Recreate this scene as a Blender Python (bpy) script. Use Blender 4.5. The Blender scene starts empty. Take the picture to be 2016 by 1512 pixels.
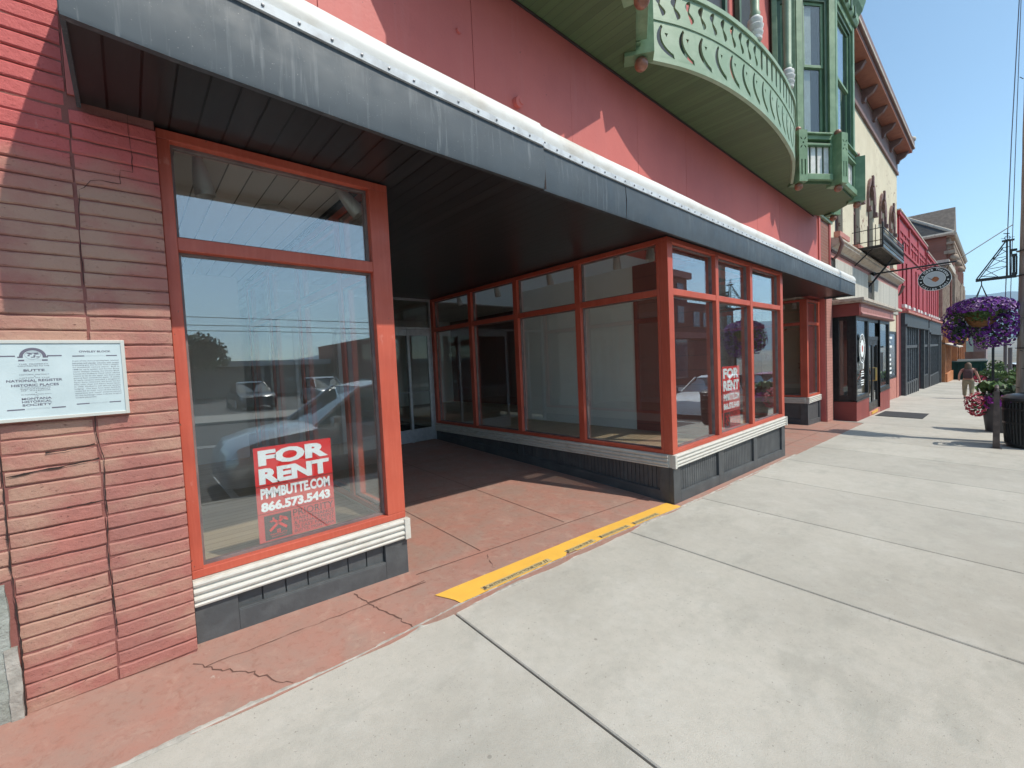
import bpy, bmesh, math, random
from mathutils import Vector, Matrix, noise
R = math.radians
rnd = random.Random(7)
scene = bpy.context.scene
COL = scene.collection

# ---------------------------------------------------------------- camera (at 1.58 m above the pavement; z = 0 is the lens)
YAW, PITCH, ROLL, FPX = 0.8464, -0.0472, -0.0455, 848.0
f = Vector((math.cos(YAW)*math.cos(PITCH), math.sin(YAW)*math.cos(PITCH), math.sin(PITCH)))
r0 = Vector((math.sin(YAW), -math.cos(YAW), 0)); u0 = r0.cross(f)
rv = math.cos(ROLL)*r0 + math.sin(ROLL)*u0; uv = -math.sin(ROLL)*r0 + math.cos(ROLL)*u0
cd = bpy.data.cameras.new('camera'); cam = bpy.data.objects.new('camera', cd); COL.objects.link(cam)
cd.sensor_width = 36.0; cd.lens = FPX/2016*36.0; cd.clip_start = 0.05; cd.clip_end = 20000
m = Matrix.Identity(4)
for i in range(3):
    m[i][0] = rv[i]; m[i][1] = uv[i]; m[i][2] = -f[i]
cam.matrix_world = m
scene.camera = cam
# ---------------------------------------------------------------- sky, sun, exposure
SUN = Vector((0.41, -1.0, 1.385)).normalized()
SUN_EL = math.asin(SUN.z); SUN_ROT = math.atan2(SUN.x, SUN.y)
w = bpy.data.worlds.new('World'); scene.world = w; w.use_nodes = True
nt = w.node_tree; nt.nodes.clear()
sky = nt.nodes.new('ShaderNodeTexSky'); sky.sky_type = 'NISHITA'; sky.sun_disc = False
sky.sun_elevation = SUN_EL; sky.sun_rotation = SUN_ROT; sky.altitude = 1700
sky.air_density = 1.0; sky.dust_density = 3.2; sky.ozone_density = 1.3
bg = nt.nodes.new('ShaderNodeBackground'); bg.inputs['Strength'].default_value = 0.15
out = nt.nodes.new('ShaderNodeOutputWorld')
tn = nt.nodes.new('ShaderNodeMix'); tn.data_type = 'RGBA'; tn.blend_type = 'MULTIPLY'; tn.inputs[0].default_value = 1; tn.inputs[7].default_value = (1.04, 1.15, 1.03, 1)
nt.links.new(sky.outputs[0], tn.inputs[6]); nt.links.new(tn.outputs[2], bg.inputs[0]); nt.links.new(bg.outputs[0], out.inputs[0])
sl = bpy.data.lights.new('sun', 'SUN'); sl.energy = 3.2; sl.angle = R(0.55); sl.color = (1.0, 0.94, 0.83)
so = bpy.data.objects.new('sun', sl); COL.objects.link(so)
so.rotation_mode = 'QUATERNION'; so.rotation_quaternion = SUN.to_track_quat('Z', 'Y'); so.location = (0, -20, 30)
vs = scene.view_settings; vs.view_transform = 'Standard'; vs.look = 'None'; vs.exposure = 0.52; vs.gamma = 1.0
scene.cycles.max_bounces = 10; scene.cycles.transparent_max_bounces = 24; scene.cycles.glossy_bounces = 6; scene.cycles.diffuse_bounces = 8; scene.cycles.blur_glossy = 0.08
scene.cycles.sample_clamp_indirect = 20.0

# ---------------------------------------------------------------- helpers
def tag(o, label=None, cat=None, group=None, kind=None):
    if label: o['label'] = label
    if cat: o['category'] = cat
    if group: o['group'] = group
    if kind: o['kind'] = kind
    return o
def thing(name, label, cat, loc=(0, 0, 0), group=None):
    o = bpy.data.objects.new(name, None); COL.objects.link(o); o.location = loc; o.empty_display_size = .2
    return tag(o, label, cat, group)
def setpar(o, parent):
    if parent is not None:
        o.parent = parent
        if parent.type == 'EMPTY': o.matrix_parent_inverse = Matrix.Translation(-Vector(parent.location))
def copy_tree(o, parent=None):
    c = o.copy(); COL.objects.link(c)
    if parent is not None: c.parent = parent
    for ch in list(o.children): copy_tree(ch, c)
    return c
class Seg:
    """vertical plane through p0-p1; s runs along, d is outward (to the street side), z up"""
    def __init__(s, p0, p1):
        s.p = Vector((p0[0], p0[1])); v = Vector((p1[0]-p0[0], p1[1]-p0[1])); s.L = v.length; s.t = v/s.L
        s.n = Vector((s.t.y, -s.t.x))
    def P(s, a, d, z):
        q = s.p + s.t*a + s.n*d
        return (q.x, q.y, z)
class MB:
    def __init__(s): s.v = []; s.f = []; s.m = []
    def add(s, vs, fs, mi=0):
        b = len(s.v); s.v += [tuple(v) for v in vs]
        for q in fs: s.f.append(tuple(b+i for i in q)); s.m.append(mi)
    def hexa(s, v, mi=0):  # v: 4 bottom ccw, 4 top
        s.add(v, [(3,2,1,0),(4,5,6,7),(0,1,5,4),(1,2,6,5),(2,3,7,6),(3,0,4,7)], mi)
    def box(s, x0, x1, y0, y1, z0, z1, mi=0):
        s.hexa([(x0,y0,z0),(x1,y0,z0),(x1,y1,z0),(x0,y1,z0),(x0,y0,z1),(x1,y0,z1),(x1,y1,z1),(x0,y1,z1)], mi)
    def sbox(s, g, a0, a1, d0, d1, z0, z1, mi=0):  # z0,z1 may be (at a0, at a1)
        zl = z0 if isinstance(z0, tuple) else (z0, z0); zh = z1 if isinstance(z1, tuple) else (z1, z1)
        if d0 > d1: d0, d1 = d1, d0
        P = g.P
        s.hexa([P(a0,d1,zl[0]),P(a1,d1,zl[1]),P(a1,d0,zl[1]),P(a0,d0,zl[0]),P(a0,d1,zh[0]),P(a1,d1,zh[1]),P(a1,d0,zh[1]),P(a0,d0,zh[0])], mi)
    def grid(s, rows, mi=0, closed=False, caps=False):  # rows of equal-length point lists
        n = len(rows[0]); b = len(s.v)
        for r_ in rows: s.v += [tuple(p) for p in r_]
        for i in range(len(rows)-1):
            for j in range(n if closed else n-1):
                k = (j+1) % n
                s.f.append((b+i*n+j, b+i*n+k, b+(i+1)*n+k, b+(i+1)*n+j)); s.m.append(mi)
        if caps:
            s.f.append(tuple(b+j for j in range(n))[::-1]); s.m.append(mi)
            s.f.append(tuple(b+(len(rows)-1)*n+j for j in range(n))); s.m.append(mi)
    def tube(s, pts, r, n=8, mi=0, caps=True):
        pts = [Vector(p) for p in pts]; rows = []; up = None
        for i, p in enumerate(pts):
            t = (pts[min(i+1, len(pts)-1)] - pts[max(i-1, 0)]).normalized()
            if up is None:
                up = Vector((0,0,1)) if abs(t.z) < .9 else Vector((1,0,0))
            a = t.cross(up).normalized(); b = a.cross(t); up = b
            rr = r[i] if isinstance(r, (list, tuple)) else r
            rows.append([p + (a*math.cos(k*2*math.pi/n) + b*math.sin(k*2*math.pi/n))*rr for k in range(n)])
        s.grid(rows, mi, True, caps)
    def lathe(s, prof, c=(0,0,0), n=16, mi=0, M=None):  # prof: (r, z)
        rows = [[(rr*math.cos(k*2*math.pi/n), rr*math.sin(k*2*math.pi/n), z) for k in range(n)] for rr, z in prof]
        if M is not None: rows = [[tuple(M @ Vector(p)) for p in r_] for r_ in rows]
        rows = [[(p[0]+c[0], p[1]+c[1], p[2]+c[2]) for p in r_] for r_ in rows]
        s.grid(rows, mi, True, True)
    def ball(s, c, r, n=10, mi=0, sz=1.0):
        s.lathe([(max(.001, r*math.sin(math.pi*k/n)), -r*sz*math.cos(math.pi*k/n)) for k in range(n+1)], c, n+4, mi)
    def prof(s, g, pts, a0, a1, mi=0, zf0=0, zf1=0):  # extrude closed (d,z) profile along seg
        s.grid([[g.P(a0, d, z+zf0) for d, z in pts], [g.P(a1, d, z+zf1) for d, z in pts]], mi, True, True)
    def poly(s, pts, z0, z1, mi=0):  # vertical prism of xy polygon
        n = len(pts); b = [(x, y, z0) for x, y in pts] + [(x, y, z1) for x, y in pts]
        s.add(b, [tuple(range(n))[::-1], tuple(range(n, 2*n))] + [(i, (i+1) % n, n+(i+1) % n, n+i) for i in range(n)], mi)
    def build(s, name, mats, parent=None, smooth=False, bevel=0, label=None):
        me = bpy.data.meshes.new(name); me.from_pydata(s.v, [], s.f); me.validate()
        bm = bmesh.new(); bm.from_mesh(me); bmesh.ops.recalc_face_normals(bm, faces=bm.faces); bm.to_mesh(me); bm.free()
        if not isinstance(mats, (list, tuple)): mats = [mats]
        for q in mats: me.materials.append(q)
        if len(mats) > 1 and len(me.polygons) == len(s.m): me.polygons.foreach_set('material_index', s.m)
        if smooth:
            me.polygons.foreach_set('use_smooth', [True]*len(me.polygons)); me.set_sharp_from_angle(angle=R(40))
        o = bpy.data.objects.new(name, me); COL.objects.link(o); setpar(o, parent)
        if bevel:
            b = o.modifiers.new('bevel', 'BEVEL'); b.width = bevel; b.segments = 2; b.limit_method = 'ANGLE'; b.angle_limit = R(50); b.harden_normals = False
        if label: o['label'] = label
        return o
def curve_mesh(splines, depth):
    """filled 2D outline with holes -> list of verts, faces (x, y, +-depth)"""
    cu = bpy.data.curves.new('tmp', 'CURVE'); cu.dimensions = '2D'; cu.fill_mode = 'BOTH'; cu.extrude = depth
    for pts in splines:
        sp = cu.splines.new('POLY'); sp.points.add(len(pts)-1)
        for q, p in zip(sp.points, pts): q.co = (p[0], p[1], 0, 1)
        sp.use_cyclic_u = True
    o = bpy.data.objects.new('tmp', cu); COL.objects.link(o)
    me = bpy.data.meshes.new_from_object(o.evaluated_get(bpy.context.evaluated_depsgraph_get()))
    V = [tuple(v.co) for v in me.vertices]; F = [tuple(p.vertices) for p in me.polygons]
    bpy.data.objects.remove(o); bpy.data.curves.remove(cu); bpy.data.meshes.remove(me)
    return V, F
def text_mesh(body, bold=0.0, depth=.0, width=None, height=None, align='LEFT', spacing=1.0):
    cu = bpy.data.curves.new('tmp', 'FONT'); cu.body = body; cu.size = 1; cu.offset = bold; cu.space_character = spacing; cu.resolution_u = 3
    o = bpy.data.objects.new('tmp', cu); COL.objects.link(o)
    me = bpy.data.meshes.new_from_object(o.evaluated_get(bpy.context.evaluated_depsgraph_get()))
    V = [Vector(v.co) for v in me.vertices]; F = [tuple(p.vertices) for p in me.polygons]
    bpy.data.objects.remove(o); bpy.data.curves.remove(cu); bpy.data.meshes.remove(me)
    if not V: return [], []
    x0 = min(v.x for v in V); x1 = max(v.x for v in V); y0 = min(v.y for v in V); y1 = max(v.y for v in V)
    sx = width/(x1-x0) if width else None; sy = height/(y1-y0) if height else None
    if sx is None: sx = sy
    if sy is None: sy = sx
    return [((v.x-x0)*sx, (v.y-y0)*sy) for v in V], F
def put_text(mb, g, body, a, z, d, width=None, height=None, bold=0.0, mi=0, spacing=1.0):
    """lower-left corner of the lettering at (a, z) on seg g, d proud of it"""
    V, F = text_mesh(body, bold, 0, width, height, spacing=spacing)
    mb.add([g.P(a+x, d, z+y) for x, y in V], F, mi)
    return max(v[0] for v in V)

# ---------------------------------------------------------------- materials
def lin(c): return tuple(((x/12.92) if x <= .04045 else ((x+.055)/1.055)**2.4) for x in c)
class NT:
    def __init__(s, name):
        s.m = bpy.data.materials.new(name); s.m.use_nodes = True; s.t = s.m.node_tree; s.b = s.t.nodes['Principled BSDF']
        s.tc = s.t.nodes.new('ShaderNodeTexCoord').outputs['Object']
    def n(s, k): return s.t.nodes.new(k)
    def l(s, a, b): s.t.links.new(a, b)
    def mapping(s, sc=(1,1,1), rot=(0,0,0), loc=(0,0,0)):
        q = s.n('ShaderNodeMapping'); s.l(s.tc, q.inputs['Vector']); q.inputs['Scale'].default_value = sc; q.inputs['Rotation'].default_value = rot; q.inputs['Location'].default_value = loc
        return q.outputs[0]
    def noise(s, scale, detail=4, rough=.55, vec=None, dist=0):
        q = s.n('ShaderNodeTexNoise'); q.inputs['Scale'].default_value = scale; q.inputs['Detail'].default_value = detail
        q.inputs['Roughness'].default_value = rough; q.inputs['Distortion'].default_value = dist; s.l(vec or s.tc, q.inputs['Vector']); return q.outputs['Fac']
    def ramp(s, fac, a, b, lo=0.0, hi=1.0):
        q = s.n('ShaderNodeMapRange'); q.inputs[1].default_value = a; q.inputs[2].default_value = b; q.inputs[3].default_value = lo; q.inputs[4].default_value = hi
        s.l(fac, q.inputs[0]); return q.outputs[0]
    def mix(s, fac, c1, c2, mode='MIX'):
        q = s.n('ShaderNodeMix'); q.data_type = 'RGBA'; q.blend_type = mode
        for i, c in ((6, c1), (7, c2)):
            if isinstance(c, tuple): q.inputs[i].default_value = (*c, 1)
            else: s.l(c, q.inputs[i])
        if isinstance(fac, (int, float)): q.inputs[0].default_value = fac
        else: s.l(fac, q.inputs[0])
        return q.outputs[2]
    def math(s, op, a, b=0.0):
        q = s.n('ShaderNodeMath'); q.operation = op
        for i, c in ((0, a), (1, b)):
            if isinstance(c, (int, float)): q.inputs[i].default_value = c
            else: s.l(c, q.inputs[i])
        return q.outputs[0]
    def bump(s, h, strength=.3, dist=.01):
        q = s.n('ShaderNodeBump'); q.inputs['Strength'].default_value = strength; q.inputs['Distance'].default_value = dist; s.l(h, q.inputs['Height']); s.l(q.outputs[0], s.b.inputs['Normal'])
    def base(s, c):
        if isinstance(c, tuple): s.b.inputs['Base Color'].default_value = (*c, 1)
        else: s.l(c, s.b.inputs['Base Color'])
    def rough(s, c):
        if isinstance(c, (int, float)): s.b.inputs['Roughness'].default_value = c
        else: s.l(c, s.b.inputs['Roughness'])
def mat(name, c1, c2=None, scale=4, rough=.6, bump=.0, bscale=60, metal=0, stretch=(1,1,1), thr=(.42,.62), spec=.5, fine=.0, bdist=.004, rr=.0):
    t = NT(name)
    v = t.mapping(stretch)
    col = c1
    if c2 is not None: col = t.mix(t.ramp(t.noise(scale, 6, .6, v), *thr), c1, c2)
    if fine: col = t.mix(t.ramp(t.noise(bscale*1.5, 3, .6, v), .35, .7, 0, fine), col, tuple(x*.35 for x in c1))
    t.base(col)
    if rr: t.rough(t.ramp(t.noise(scale*2, 4, .6, v), .3, .7, rough-rr, rough+rr))
    else: t.rough(rough)
    t.b.inputs['Metallic'].default_value = metal; t.b.inputs['Specular IOR Level'].default_value = spec
    if bump: t.bump(t.noise(bscale, 5, .6, v), bump, bdist)
    return t.m
M = {}
M['bead'] = mat('glazing_bead_grey', (.20,.15,.14), (.13,.10,.10), 8, .5)
M['cream'] = mat('cream_ribbed_metal', (.57,.55,.50), (.42,.38,.32), 9, .45, .1, 40, stretch=(1,1,3), thr=(.5,.8), rr=.12)
M['slate'] = mat('charcoal_painted_base', (.062,.066,.070), (.10,.105,.108), 6, .55, .4, 45, thr=(.45,.75), rr=.1)
M['fascia'] = None
M['cover'] = mat('white_canopy_cover', (.66,.65,.62), (.47,.42,.35), 2.2, .55, .15, 9, stretch=(1,1,2), thr=(.5,.75), bdist=.01)
M['batten'] = mat('white_metal_batten', (.60,.62,.64), (.45,.46,.47), 10, .35, rr=.1)
M['rivet'] = mat('rivet_steel', (.16,.16,.17), None, rough=.4, metal=.7)
M['green'] = mat('sage_green_paint', (.225,.32,.21), (.30,.385,.27), 5, .5, .3, 25, thr=(.45,.7), bdist=.004)
M['green2'] = mat('olive_green_paint', (.120,.215,.115), (.20,.31,.18), 4, .5, .4, 18, thr=(.42,.66), bdist=.006)
M['greendark'] = mat('deep_green_paint', (.055,.105,.065), (.075,.14,.085), 5, .5, .3, 25)
M['copper'] = mat('copper_ball_paint', (.30,.13,.075), (.20,.085,.06), 20, .35, .1, 60)
M['whitepaint'] = mat('white_paint', (.72,.71,.68), (.60,.58,.55), 8, .5)
M['white_wall'] = mat('white_plaster', (.90,.91,.86), (.86,.87,.82), 2, .7, .1, 30)
M['brown_wall'] = mat('maroon_interior_wall', (.12,.045,.04), None, rough=.6)
M['dark_wall'] = mat('dark_interior_wall', (.06,.055,.05), None, rough=.8)
M['grey_ceiling'] = None
M['alu'] = mat('door_aluminium', (.50,.52,.55), (.42,.44,.47), 12, .38, metal=.55, rr=.08)
M['lamp'] = mat('spotlight_brushed_steel', (.72,.70,.65), (.60,.58,.53), 30, .38, metal=.35, stretch=(1,1,.1))
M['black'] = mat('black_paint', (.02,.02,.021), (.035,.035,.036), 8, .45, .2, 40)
M['blackmetal'] = mat('black_metal', (.018,.018,.02), (.03,.03,.03), 12, .35, metal=.3, rr=.1)
M['joint'] = mat('brown_joint_line', (.13,.065,.05), None, rough=1)
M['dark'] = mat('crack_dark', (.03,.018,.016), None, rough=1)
M['poster_red'] = mat('poster_red', (.74,.022,.022), None, rough=.5)
M['poster_pale'] = mat('poster_light_red', (.60,.06,.055), None, rough=.5)
M['ink_white'] = mat('white_lettering', (.82,.86,.86), None, rough=.6)
M['ink_dark'] = mat('dark_lettering', (.05,.035,.035), None, rough=.6)
M['ink_maroon'] = mat('maroon_lettering', (.22,.03,.03), None, rough=.6)
M['ink_black'] = mat('black_lettering', (.015,.015,.015), None, rough=.6)
M['plaque'] = mat('plaque_pale_blue', (.52,.60,.62), (.46,.54,.56), 5, .28, .03, 30)
M['plaque_ink'] = mat('plaque_ink', (.13,.12,.16), None, rough=.5)
M['plaque_frame'] = mat('plaque_frame_metal', (.62,.60,.55), None, rough=.35, metal=.3)
def build_mats():
    t = NT('red_painted_wood')
    c = t.mix(t.ramp(t.noise(2.2, 5, .6), .40, .68), (.49,.090,.050), (.40,.068,.038))
    c = t.mix(t.ramp(t.noise(60, 4, .6, t.mapping((1,1,.06))), .45, .8, 0, .35), c, (.60,.16,.10))
    c = t.mix(t.ramp(t.noise(11, 5, .65, t.mapping((1,1,.5), loc=(4,4,1))), .66, .72, 0, .55), c, (.56,.20,.15))
    c = t.mix(t.ramp(t.noise(45, 2, .5, t.mapping((1,1,.6), loc=(1,9,2))), .735, .75), c, (.16,.06,.045))
    t.base(c); t.rough(t.ramp(t.noise(5, 4), .3, .7, .38, .58)); t.bump(t.noise(55, 5, .6, t.mapping((1,1,.12))), .45, .003); M['redwood'] = t.m
    t = NT('red_wall_panel')
    c = t.mix(t.ramp(t.noise(.9, 5, .6), .38, .66), (.53,.128,.108), (.45,.105,.092))
    c = t.mix(t.ramp(t.noise(14, 4, .65, t.mapping((1,1,.07))), .55, .80, 0, .35), c, (.50,.16,.145))
    c = t.mix(t.ramp(t.noise(5, 6, .7, t.mapping((1,1,.5), loc=(7,0,3))), .60, .75, 0, .3), c, (.36,.08,.07))
    c = t.mix(t.ramp(t.noise(26, 2, .5), .76, .77, 0, .7), c, (.16,.05,.045))
    t.base(c); t.rough(.62); t.bump(t.math('ADD', t.noise(38, 4), t.math('MULTIPLY', t.noise(1.4, 2), 2.5)), .25, .008); M['panel'] = t.m
    # fascia: blue-grey sheet with pale run marks
    t = NT('slate_blue_sheet_metal')
    c = t.mix(t.ramp(t.noise(1.6, 5, .6), .35, .7), (.040,.054,.068), (.068,.084,.098))
    st = t.ramp(t.noise(30, 3, .7, t.mapping((1,1,.05))), .55, .76)
    st = t.math('MULTIPLY', st, t.ramp(t.noise(1.1, 2, .5, t.mapping((1,1,1),loc=(3,0,0))), .42, .62))
    c = t.mix(t.math('MULTIPLY', st, .45), c, (.34,.36,.37))
    c = t.mix(t.ramp(t.noise(120, 2, .5), .70, .76, 0, .5), c, (.3,.3,.29))
    t.base(c); t.rough(t.ramp(t.noise(7, 4), .3, .7, .50, .68)); t.bump(t.noise(2.2, 2), .35, .02); M['fascia'] = t.m
    # soffit planks run in y
    def planks(name, c1, c2, pitch, rough, gapc, along='y', gap=.06, bs=.4):
        t = NT(name); sep = t.n('ShaderNodeSeparateXYZ'); t.l(t.tc, sep.inputs[0]); ax = sep.outputs[0 if along == 'y' else 1]
        q = t.math('DIVIDE', ax, pitch); fr = t.math('FRACT', q); idx = t.math('FLOOR', q)
        g = t.math('LESS_THAN', fr, gap)
        wn = t.n('ShaderNodeTexWhiteNoise'); wn.noise_dimensions = '1D'; t.l(idx, wn.inputs['W'])
        v = t.mapping((1, .08, 1) if along == 'y' else (.08, 1, 1))
        c = t.mix(t.ramp(t.noise(20, 4, .6, v), .3, .7), c1, c2)
        c = t.mix(t.math('MULTIPLY', wn.outputs[0], .45), c, tuple(x*.55 for x in c1))
        c = t.mix(g, c, gapc); t.base(c); t.rough(rough)
        h = t.math('SUBTRACT', 1.0, g); t.bump(h, bs, .01)
        return t.m
    M['soffit'] = planks('black_plank_soffit', (.020,.020,.022), (.034,.034,.036), .115, .33, (.0015,.0015,.0015), gap=.09)
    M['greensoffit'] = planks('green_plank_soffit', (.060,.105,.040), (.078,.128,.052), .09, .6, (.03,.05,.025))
    M['grey_ceiling'] = planks('grey_board_ceiling', (.74,.72,.66), (.78,.75,.69), .14, .6, (.12,.11,.10))
    M['woodfloor'] = planks('pale_wood_floor', (.46,.36,.24), (.36,.27,.17), .10, .45, (.10,.07,.05), along='x', gap=.05)
    M['siding'] = planks('beige_ribbed_siding', (.52,.49,.42), (.56,.53,.46), .12, .6, (.22,.20,.17), gap=.12)
    M['redboards'] = planks('brick_red_boards', (.26,.050,.042), (.30,.065,.055), .16, .55, (.09,.02,.018), gap=.05)
    M['charboards'] = planks('charcoal_boards', (.045,.05,.055), (.06,.065,.07), .18, .5, (.015,.015,.016), gap=.10)
    # painted brick face (geometry carries the courses)
    t = NT('painted_brick')
    sp = t.n('ShaderNodeSeparateXYZ'); t.l(t.tc, sp.inputs[0]); hi = t.ramp(t.math('ADD', sp.outputs[2], t.math('MULTIPLY', t.math('SUBTRACT', t.noise(3, 5), .5), .35)), .88, 1.06)
    c = t.mix(t.ramp(t.noise(3.0, 4, .55), .35, .68), (.38,.140,.112), (.31,.125,.103))
    tan = t.math('MULTIPLY', t.ramp(t.noise(2.2, 6, .62, t.mapping((1,1,1.5), loc=(1.7,0,.35))), .44, .60), .75)
    c = t.mix(tan, c, (.40,.245,.175)); c = t.mix(hi, c, (.50,.10,.095))
    c = t.mix(t.ramp(t.noise(3.2, 5, .6, t.mapping((1,1,1), loc=(9,2,4))), .60, .78, 0, .55), c, (.27,.065,.06))
    c = t.mix(t.ramp(t.noise(9, 6, .7, t.mapping((1.6,1.6,.5), loc=(4,1,2))), .68, .80, 0, .45), c, (.58,.44,.38))
    pit = t.ramp(t.noise(90, 3, .6, t.mapping((.5,1,1.6))), .66, .74)
    c = t.mix(t.math('MULTIPLY', pit, .45), c, (.16,.05,.045)); t.base(c); t.rough(.68)
    h = t.math('SUBTRACT', t.math('ADD', t.noise(38, 6, .65), t.math('MULTIPLY', t.noise(9, 2), .8)), t.math('MULTIPLY', pit, .9)); t.bump(h, .8, .007); M['brick'] = t.m
    t = NT('painted_mortar'); t.base((.23,.085,.072)); t.rough(.9); t.bump(t.noise(60, 4), .6, .005); M['mortar'] = t.m
    # brick material made by texture for far walls
    def bricks(name, c1, c2, mo, sc, sq=.5, along='x'):
        t = NT(name); q = t.n('ShaderNodeTexBrick'); t.l(t.mapping((1,1,1), (R(90),0,0) if along == 'x' else (R(90),0,R(90))), q.inputs['Vector'])
        q.inputs['Color1'].default_value = (*c1,1); q.inputs['Color2'].default_value = (*c2,1); q.inputs['Mortar'].default_value = (*mo,1)
        q.inputs['Scale'].default_value = sc; q.inputs['Mortar Size'].default_value = .012; q.inputs['Brick Width'].default_value = .5; q.inputs['Row Height'].default_value = .17
        c = t.mix(t.ramp(t.noise(1.3, 5), .3, .7, 0, .35), q.outputs[0], tuple(x*.6 for x in c1)); t.base(c); t.rough(.8); t.bump(q.outputs['Fac'], -.5, .01); return t.m
    M['pinkbrick'] = bricks('pink_painted_brick', (.42,.19,.155), (.47,.22,.18), (.30,.13,.11), 2.3)
    M['redbrick'] = bricks('dark_red_brick', (.21,.075,.05), (.27,.10,.07), (.25,.19,.16), 2.2)
    M['redbrick_side'] = bricks('dark_red_brick_side', (.24,.09,.06), (.30,.12,.085), (.22,.15,.12), 2.2, along='y')
    M['inbrick'] = bricks('maroon_brick_inside', (.30,.085,.065), (.36,.11,.085), (.18,.06,.05), 2.4, along='y')
    # concrete pavement
    for nm, kk in (('concrete', 1.0), ('concrete_b', .92), ('concrete_c', 1.05)):
     t = NT('pavement_'+nm)
     big = t.noise(.9, 5, .6); mid = t.noise(5, 6, .65); fine = t.noise(170, 3, .7)
     c = t.mix(t.ramp(big, .38, .62), tuple(kk*v for v in (.445,.420,.372)), tuple(kk*v for v in (.380,.358,.315)))
     c = t.mix(t.ramp(mid, .48, .72, 0, .35), c, (.50,.49,.455))
     c = t.mix(t.ramp(t.noise(2.1, 7, .7, t.mapping((1,1.8,1), loc=(5,3,0))), .52, .70, 0, .5), c, (.29,.285,.25))
     c = t.mix(t.ramp(fine, .62, .74, 0, .40), c, (.20,.18,.155))
     c = t.mix(t.ramp(t.noise(75, 2, .5, t.mapping((1,1,1), loc=(2,8,0))), .69, .73, 0, .65), c, (.15,.14,.12)); c = t.mix(t.ramp(t.noise(17, 6, .7), .42, .66, 0, .28), c, (.31,.30,.265))
     vo = t.n('ShaderNodeTexVoronoi'); vo.inputs['Scale'].default_value = 3.1; t.l(t.tc, vo.inputs['Vector'])
     c = t.mix(t.ramp(t.math('ADD', vo.outputs['Distance'], t.math('MULTIPLY', mid, .03)), .058, .050, 0, .5), c, (.15,.14,.12))
     c = t.mix(t.ramp(t.noise(310, 2, .6), .58, .70, 0, .35), c, (.16,.15,.13)); t.base(c); t.rough(.85); t.bump(t.math('ADD', fine, t.math('MULTIPLY', mid, .6)), .5, .005); M[nm] = t.m
    # red stained concrete of the entry
    t = NT('red_stained_concrete')
    c = t.mix(t.ramp(t.noise(3.2, 8, .68, dist=.4), .38, .64), (.345,.170,.130), (.30,.190,.152))
    c = t.mix(t.ramp(t.noise(7, 8, .7, t.mapping((1,1,1), loc=(3,7,0)), dist=.6), .52, .68, 0, .45), c, (.42,.28,.22)); c = t.mix(t.ramp(t.noise(22, 6, .7, dist=.5), .52, .68, 0, .5), c, (.24,.10,.07))
    c = t.mix(t.ramp(t.noise(150, 3, .7), .60, .75, 0, .4), c, (.14,.07,.05))
    c = t.mix(t.ramp(t.noise(12, 6, .7, t.mapping((1,1,1), loc=(13,4,0))), .68, .74, 0, .6), c, (.48,.43,.38))
    t.base(c); t.rough(t.ramp(t.noise(4, 4), .3, .7, .6, .85)); t.bump(t.noise(90, 5, .7), .3, .004); M['redfloor'] = t.m
    # yellow paint
    t = NT('yellow_step_paint')
    c = t.mix(t.ramp(t.noise(6, 5), .3, .7), (.82,.46,.075), (.72,.40,.07))
    c = t.mix(t.ramp(t.noise(28, 4, .6), .70, .73), c, (.35,.24,.15)); t.base(c); t.rough(.5); t.bump(t.noise(70, 4), .3, .003); M['yellow'] = t.m
    # asphalt
    t = NT('asphalt'); c = t.mix(t.ramp(t.noise(.5, 5), .3, .7), (.055,.055,.057), (.09,.088,.085)); c = t.mix(t.ramp(t.noise(140, 3, .7), .5, .75, 0, .5), c, (.15,.145,.14)); t.base(c); t.rough(.85); t.bump(t.noise(120, 4), .4, .005); M['asphalt'] = t.m
    # glass: clear sheet with a reflective coat and a little dust
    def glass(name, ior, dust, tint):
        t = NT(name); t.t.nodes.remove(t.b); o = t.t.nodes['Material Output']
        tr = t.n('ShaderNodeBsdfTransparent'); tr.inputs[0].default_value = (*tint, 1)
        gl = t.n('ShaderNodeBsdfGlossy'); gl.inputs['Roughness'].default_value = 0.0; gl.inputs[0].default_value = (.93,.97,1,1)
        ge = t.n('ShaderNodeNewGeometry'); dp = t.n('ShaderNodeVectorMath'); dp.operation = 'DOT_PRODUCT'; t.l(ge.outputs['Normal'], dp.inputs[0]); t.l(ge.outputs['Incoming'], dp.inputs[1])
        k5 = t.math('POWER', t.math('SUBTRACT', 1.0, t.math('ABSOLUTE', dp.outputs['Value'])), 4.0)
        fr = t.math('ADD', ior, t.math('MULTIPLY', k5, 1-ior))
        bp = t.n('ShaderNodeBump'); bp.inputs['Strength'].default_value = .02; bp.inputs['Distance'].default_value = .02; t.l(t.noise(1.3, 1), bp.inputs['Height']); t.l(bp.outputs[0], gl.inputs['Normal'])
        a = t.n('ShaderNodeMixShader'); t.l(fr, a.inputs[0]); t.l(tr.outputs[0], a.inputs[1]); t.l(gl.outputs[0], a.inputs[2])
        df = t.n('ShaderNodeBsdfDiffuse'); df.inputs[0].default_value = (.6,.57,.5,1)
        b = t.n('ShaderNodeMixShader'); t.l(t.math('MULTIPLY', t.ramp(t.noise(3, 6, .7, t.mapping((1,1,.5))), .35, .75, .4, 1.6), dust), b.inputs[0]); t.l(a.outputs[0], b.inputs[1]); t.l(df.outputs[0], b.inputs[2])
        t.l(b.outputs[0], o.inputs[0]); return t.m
    t = NT('added_frosted_light_panel'); t.t.nodes.remove(t.b); tl = t.n('ShaderNodeBsdfTranslucent'); df = t.n('ShaderNodeBsdfDiffuse'); mx = t.n('ShaderNodeMixShader'); mx.inputs[0].default_value = .5
    for q in (tl, df): q.inputs[0].default_value = (.82,.80,.74,1)
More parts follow.
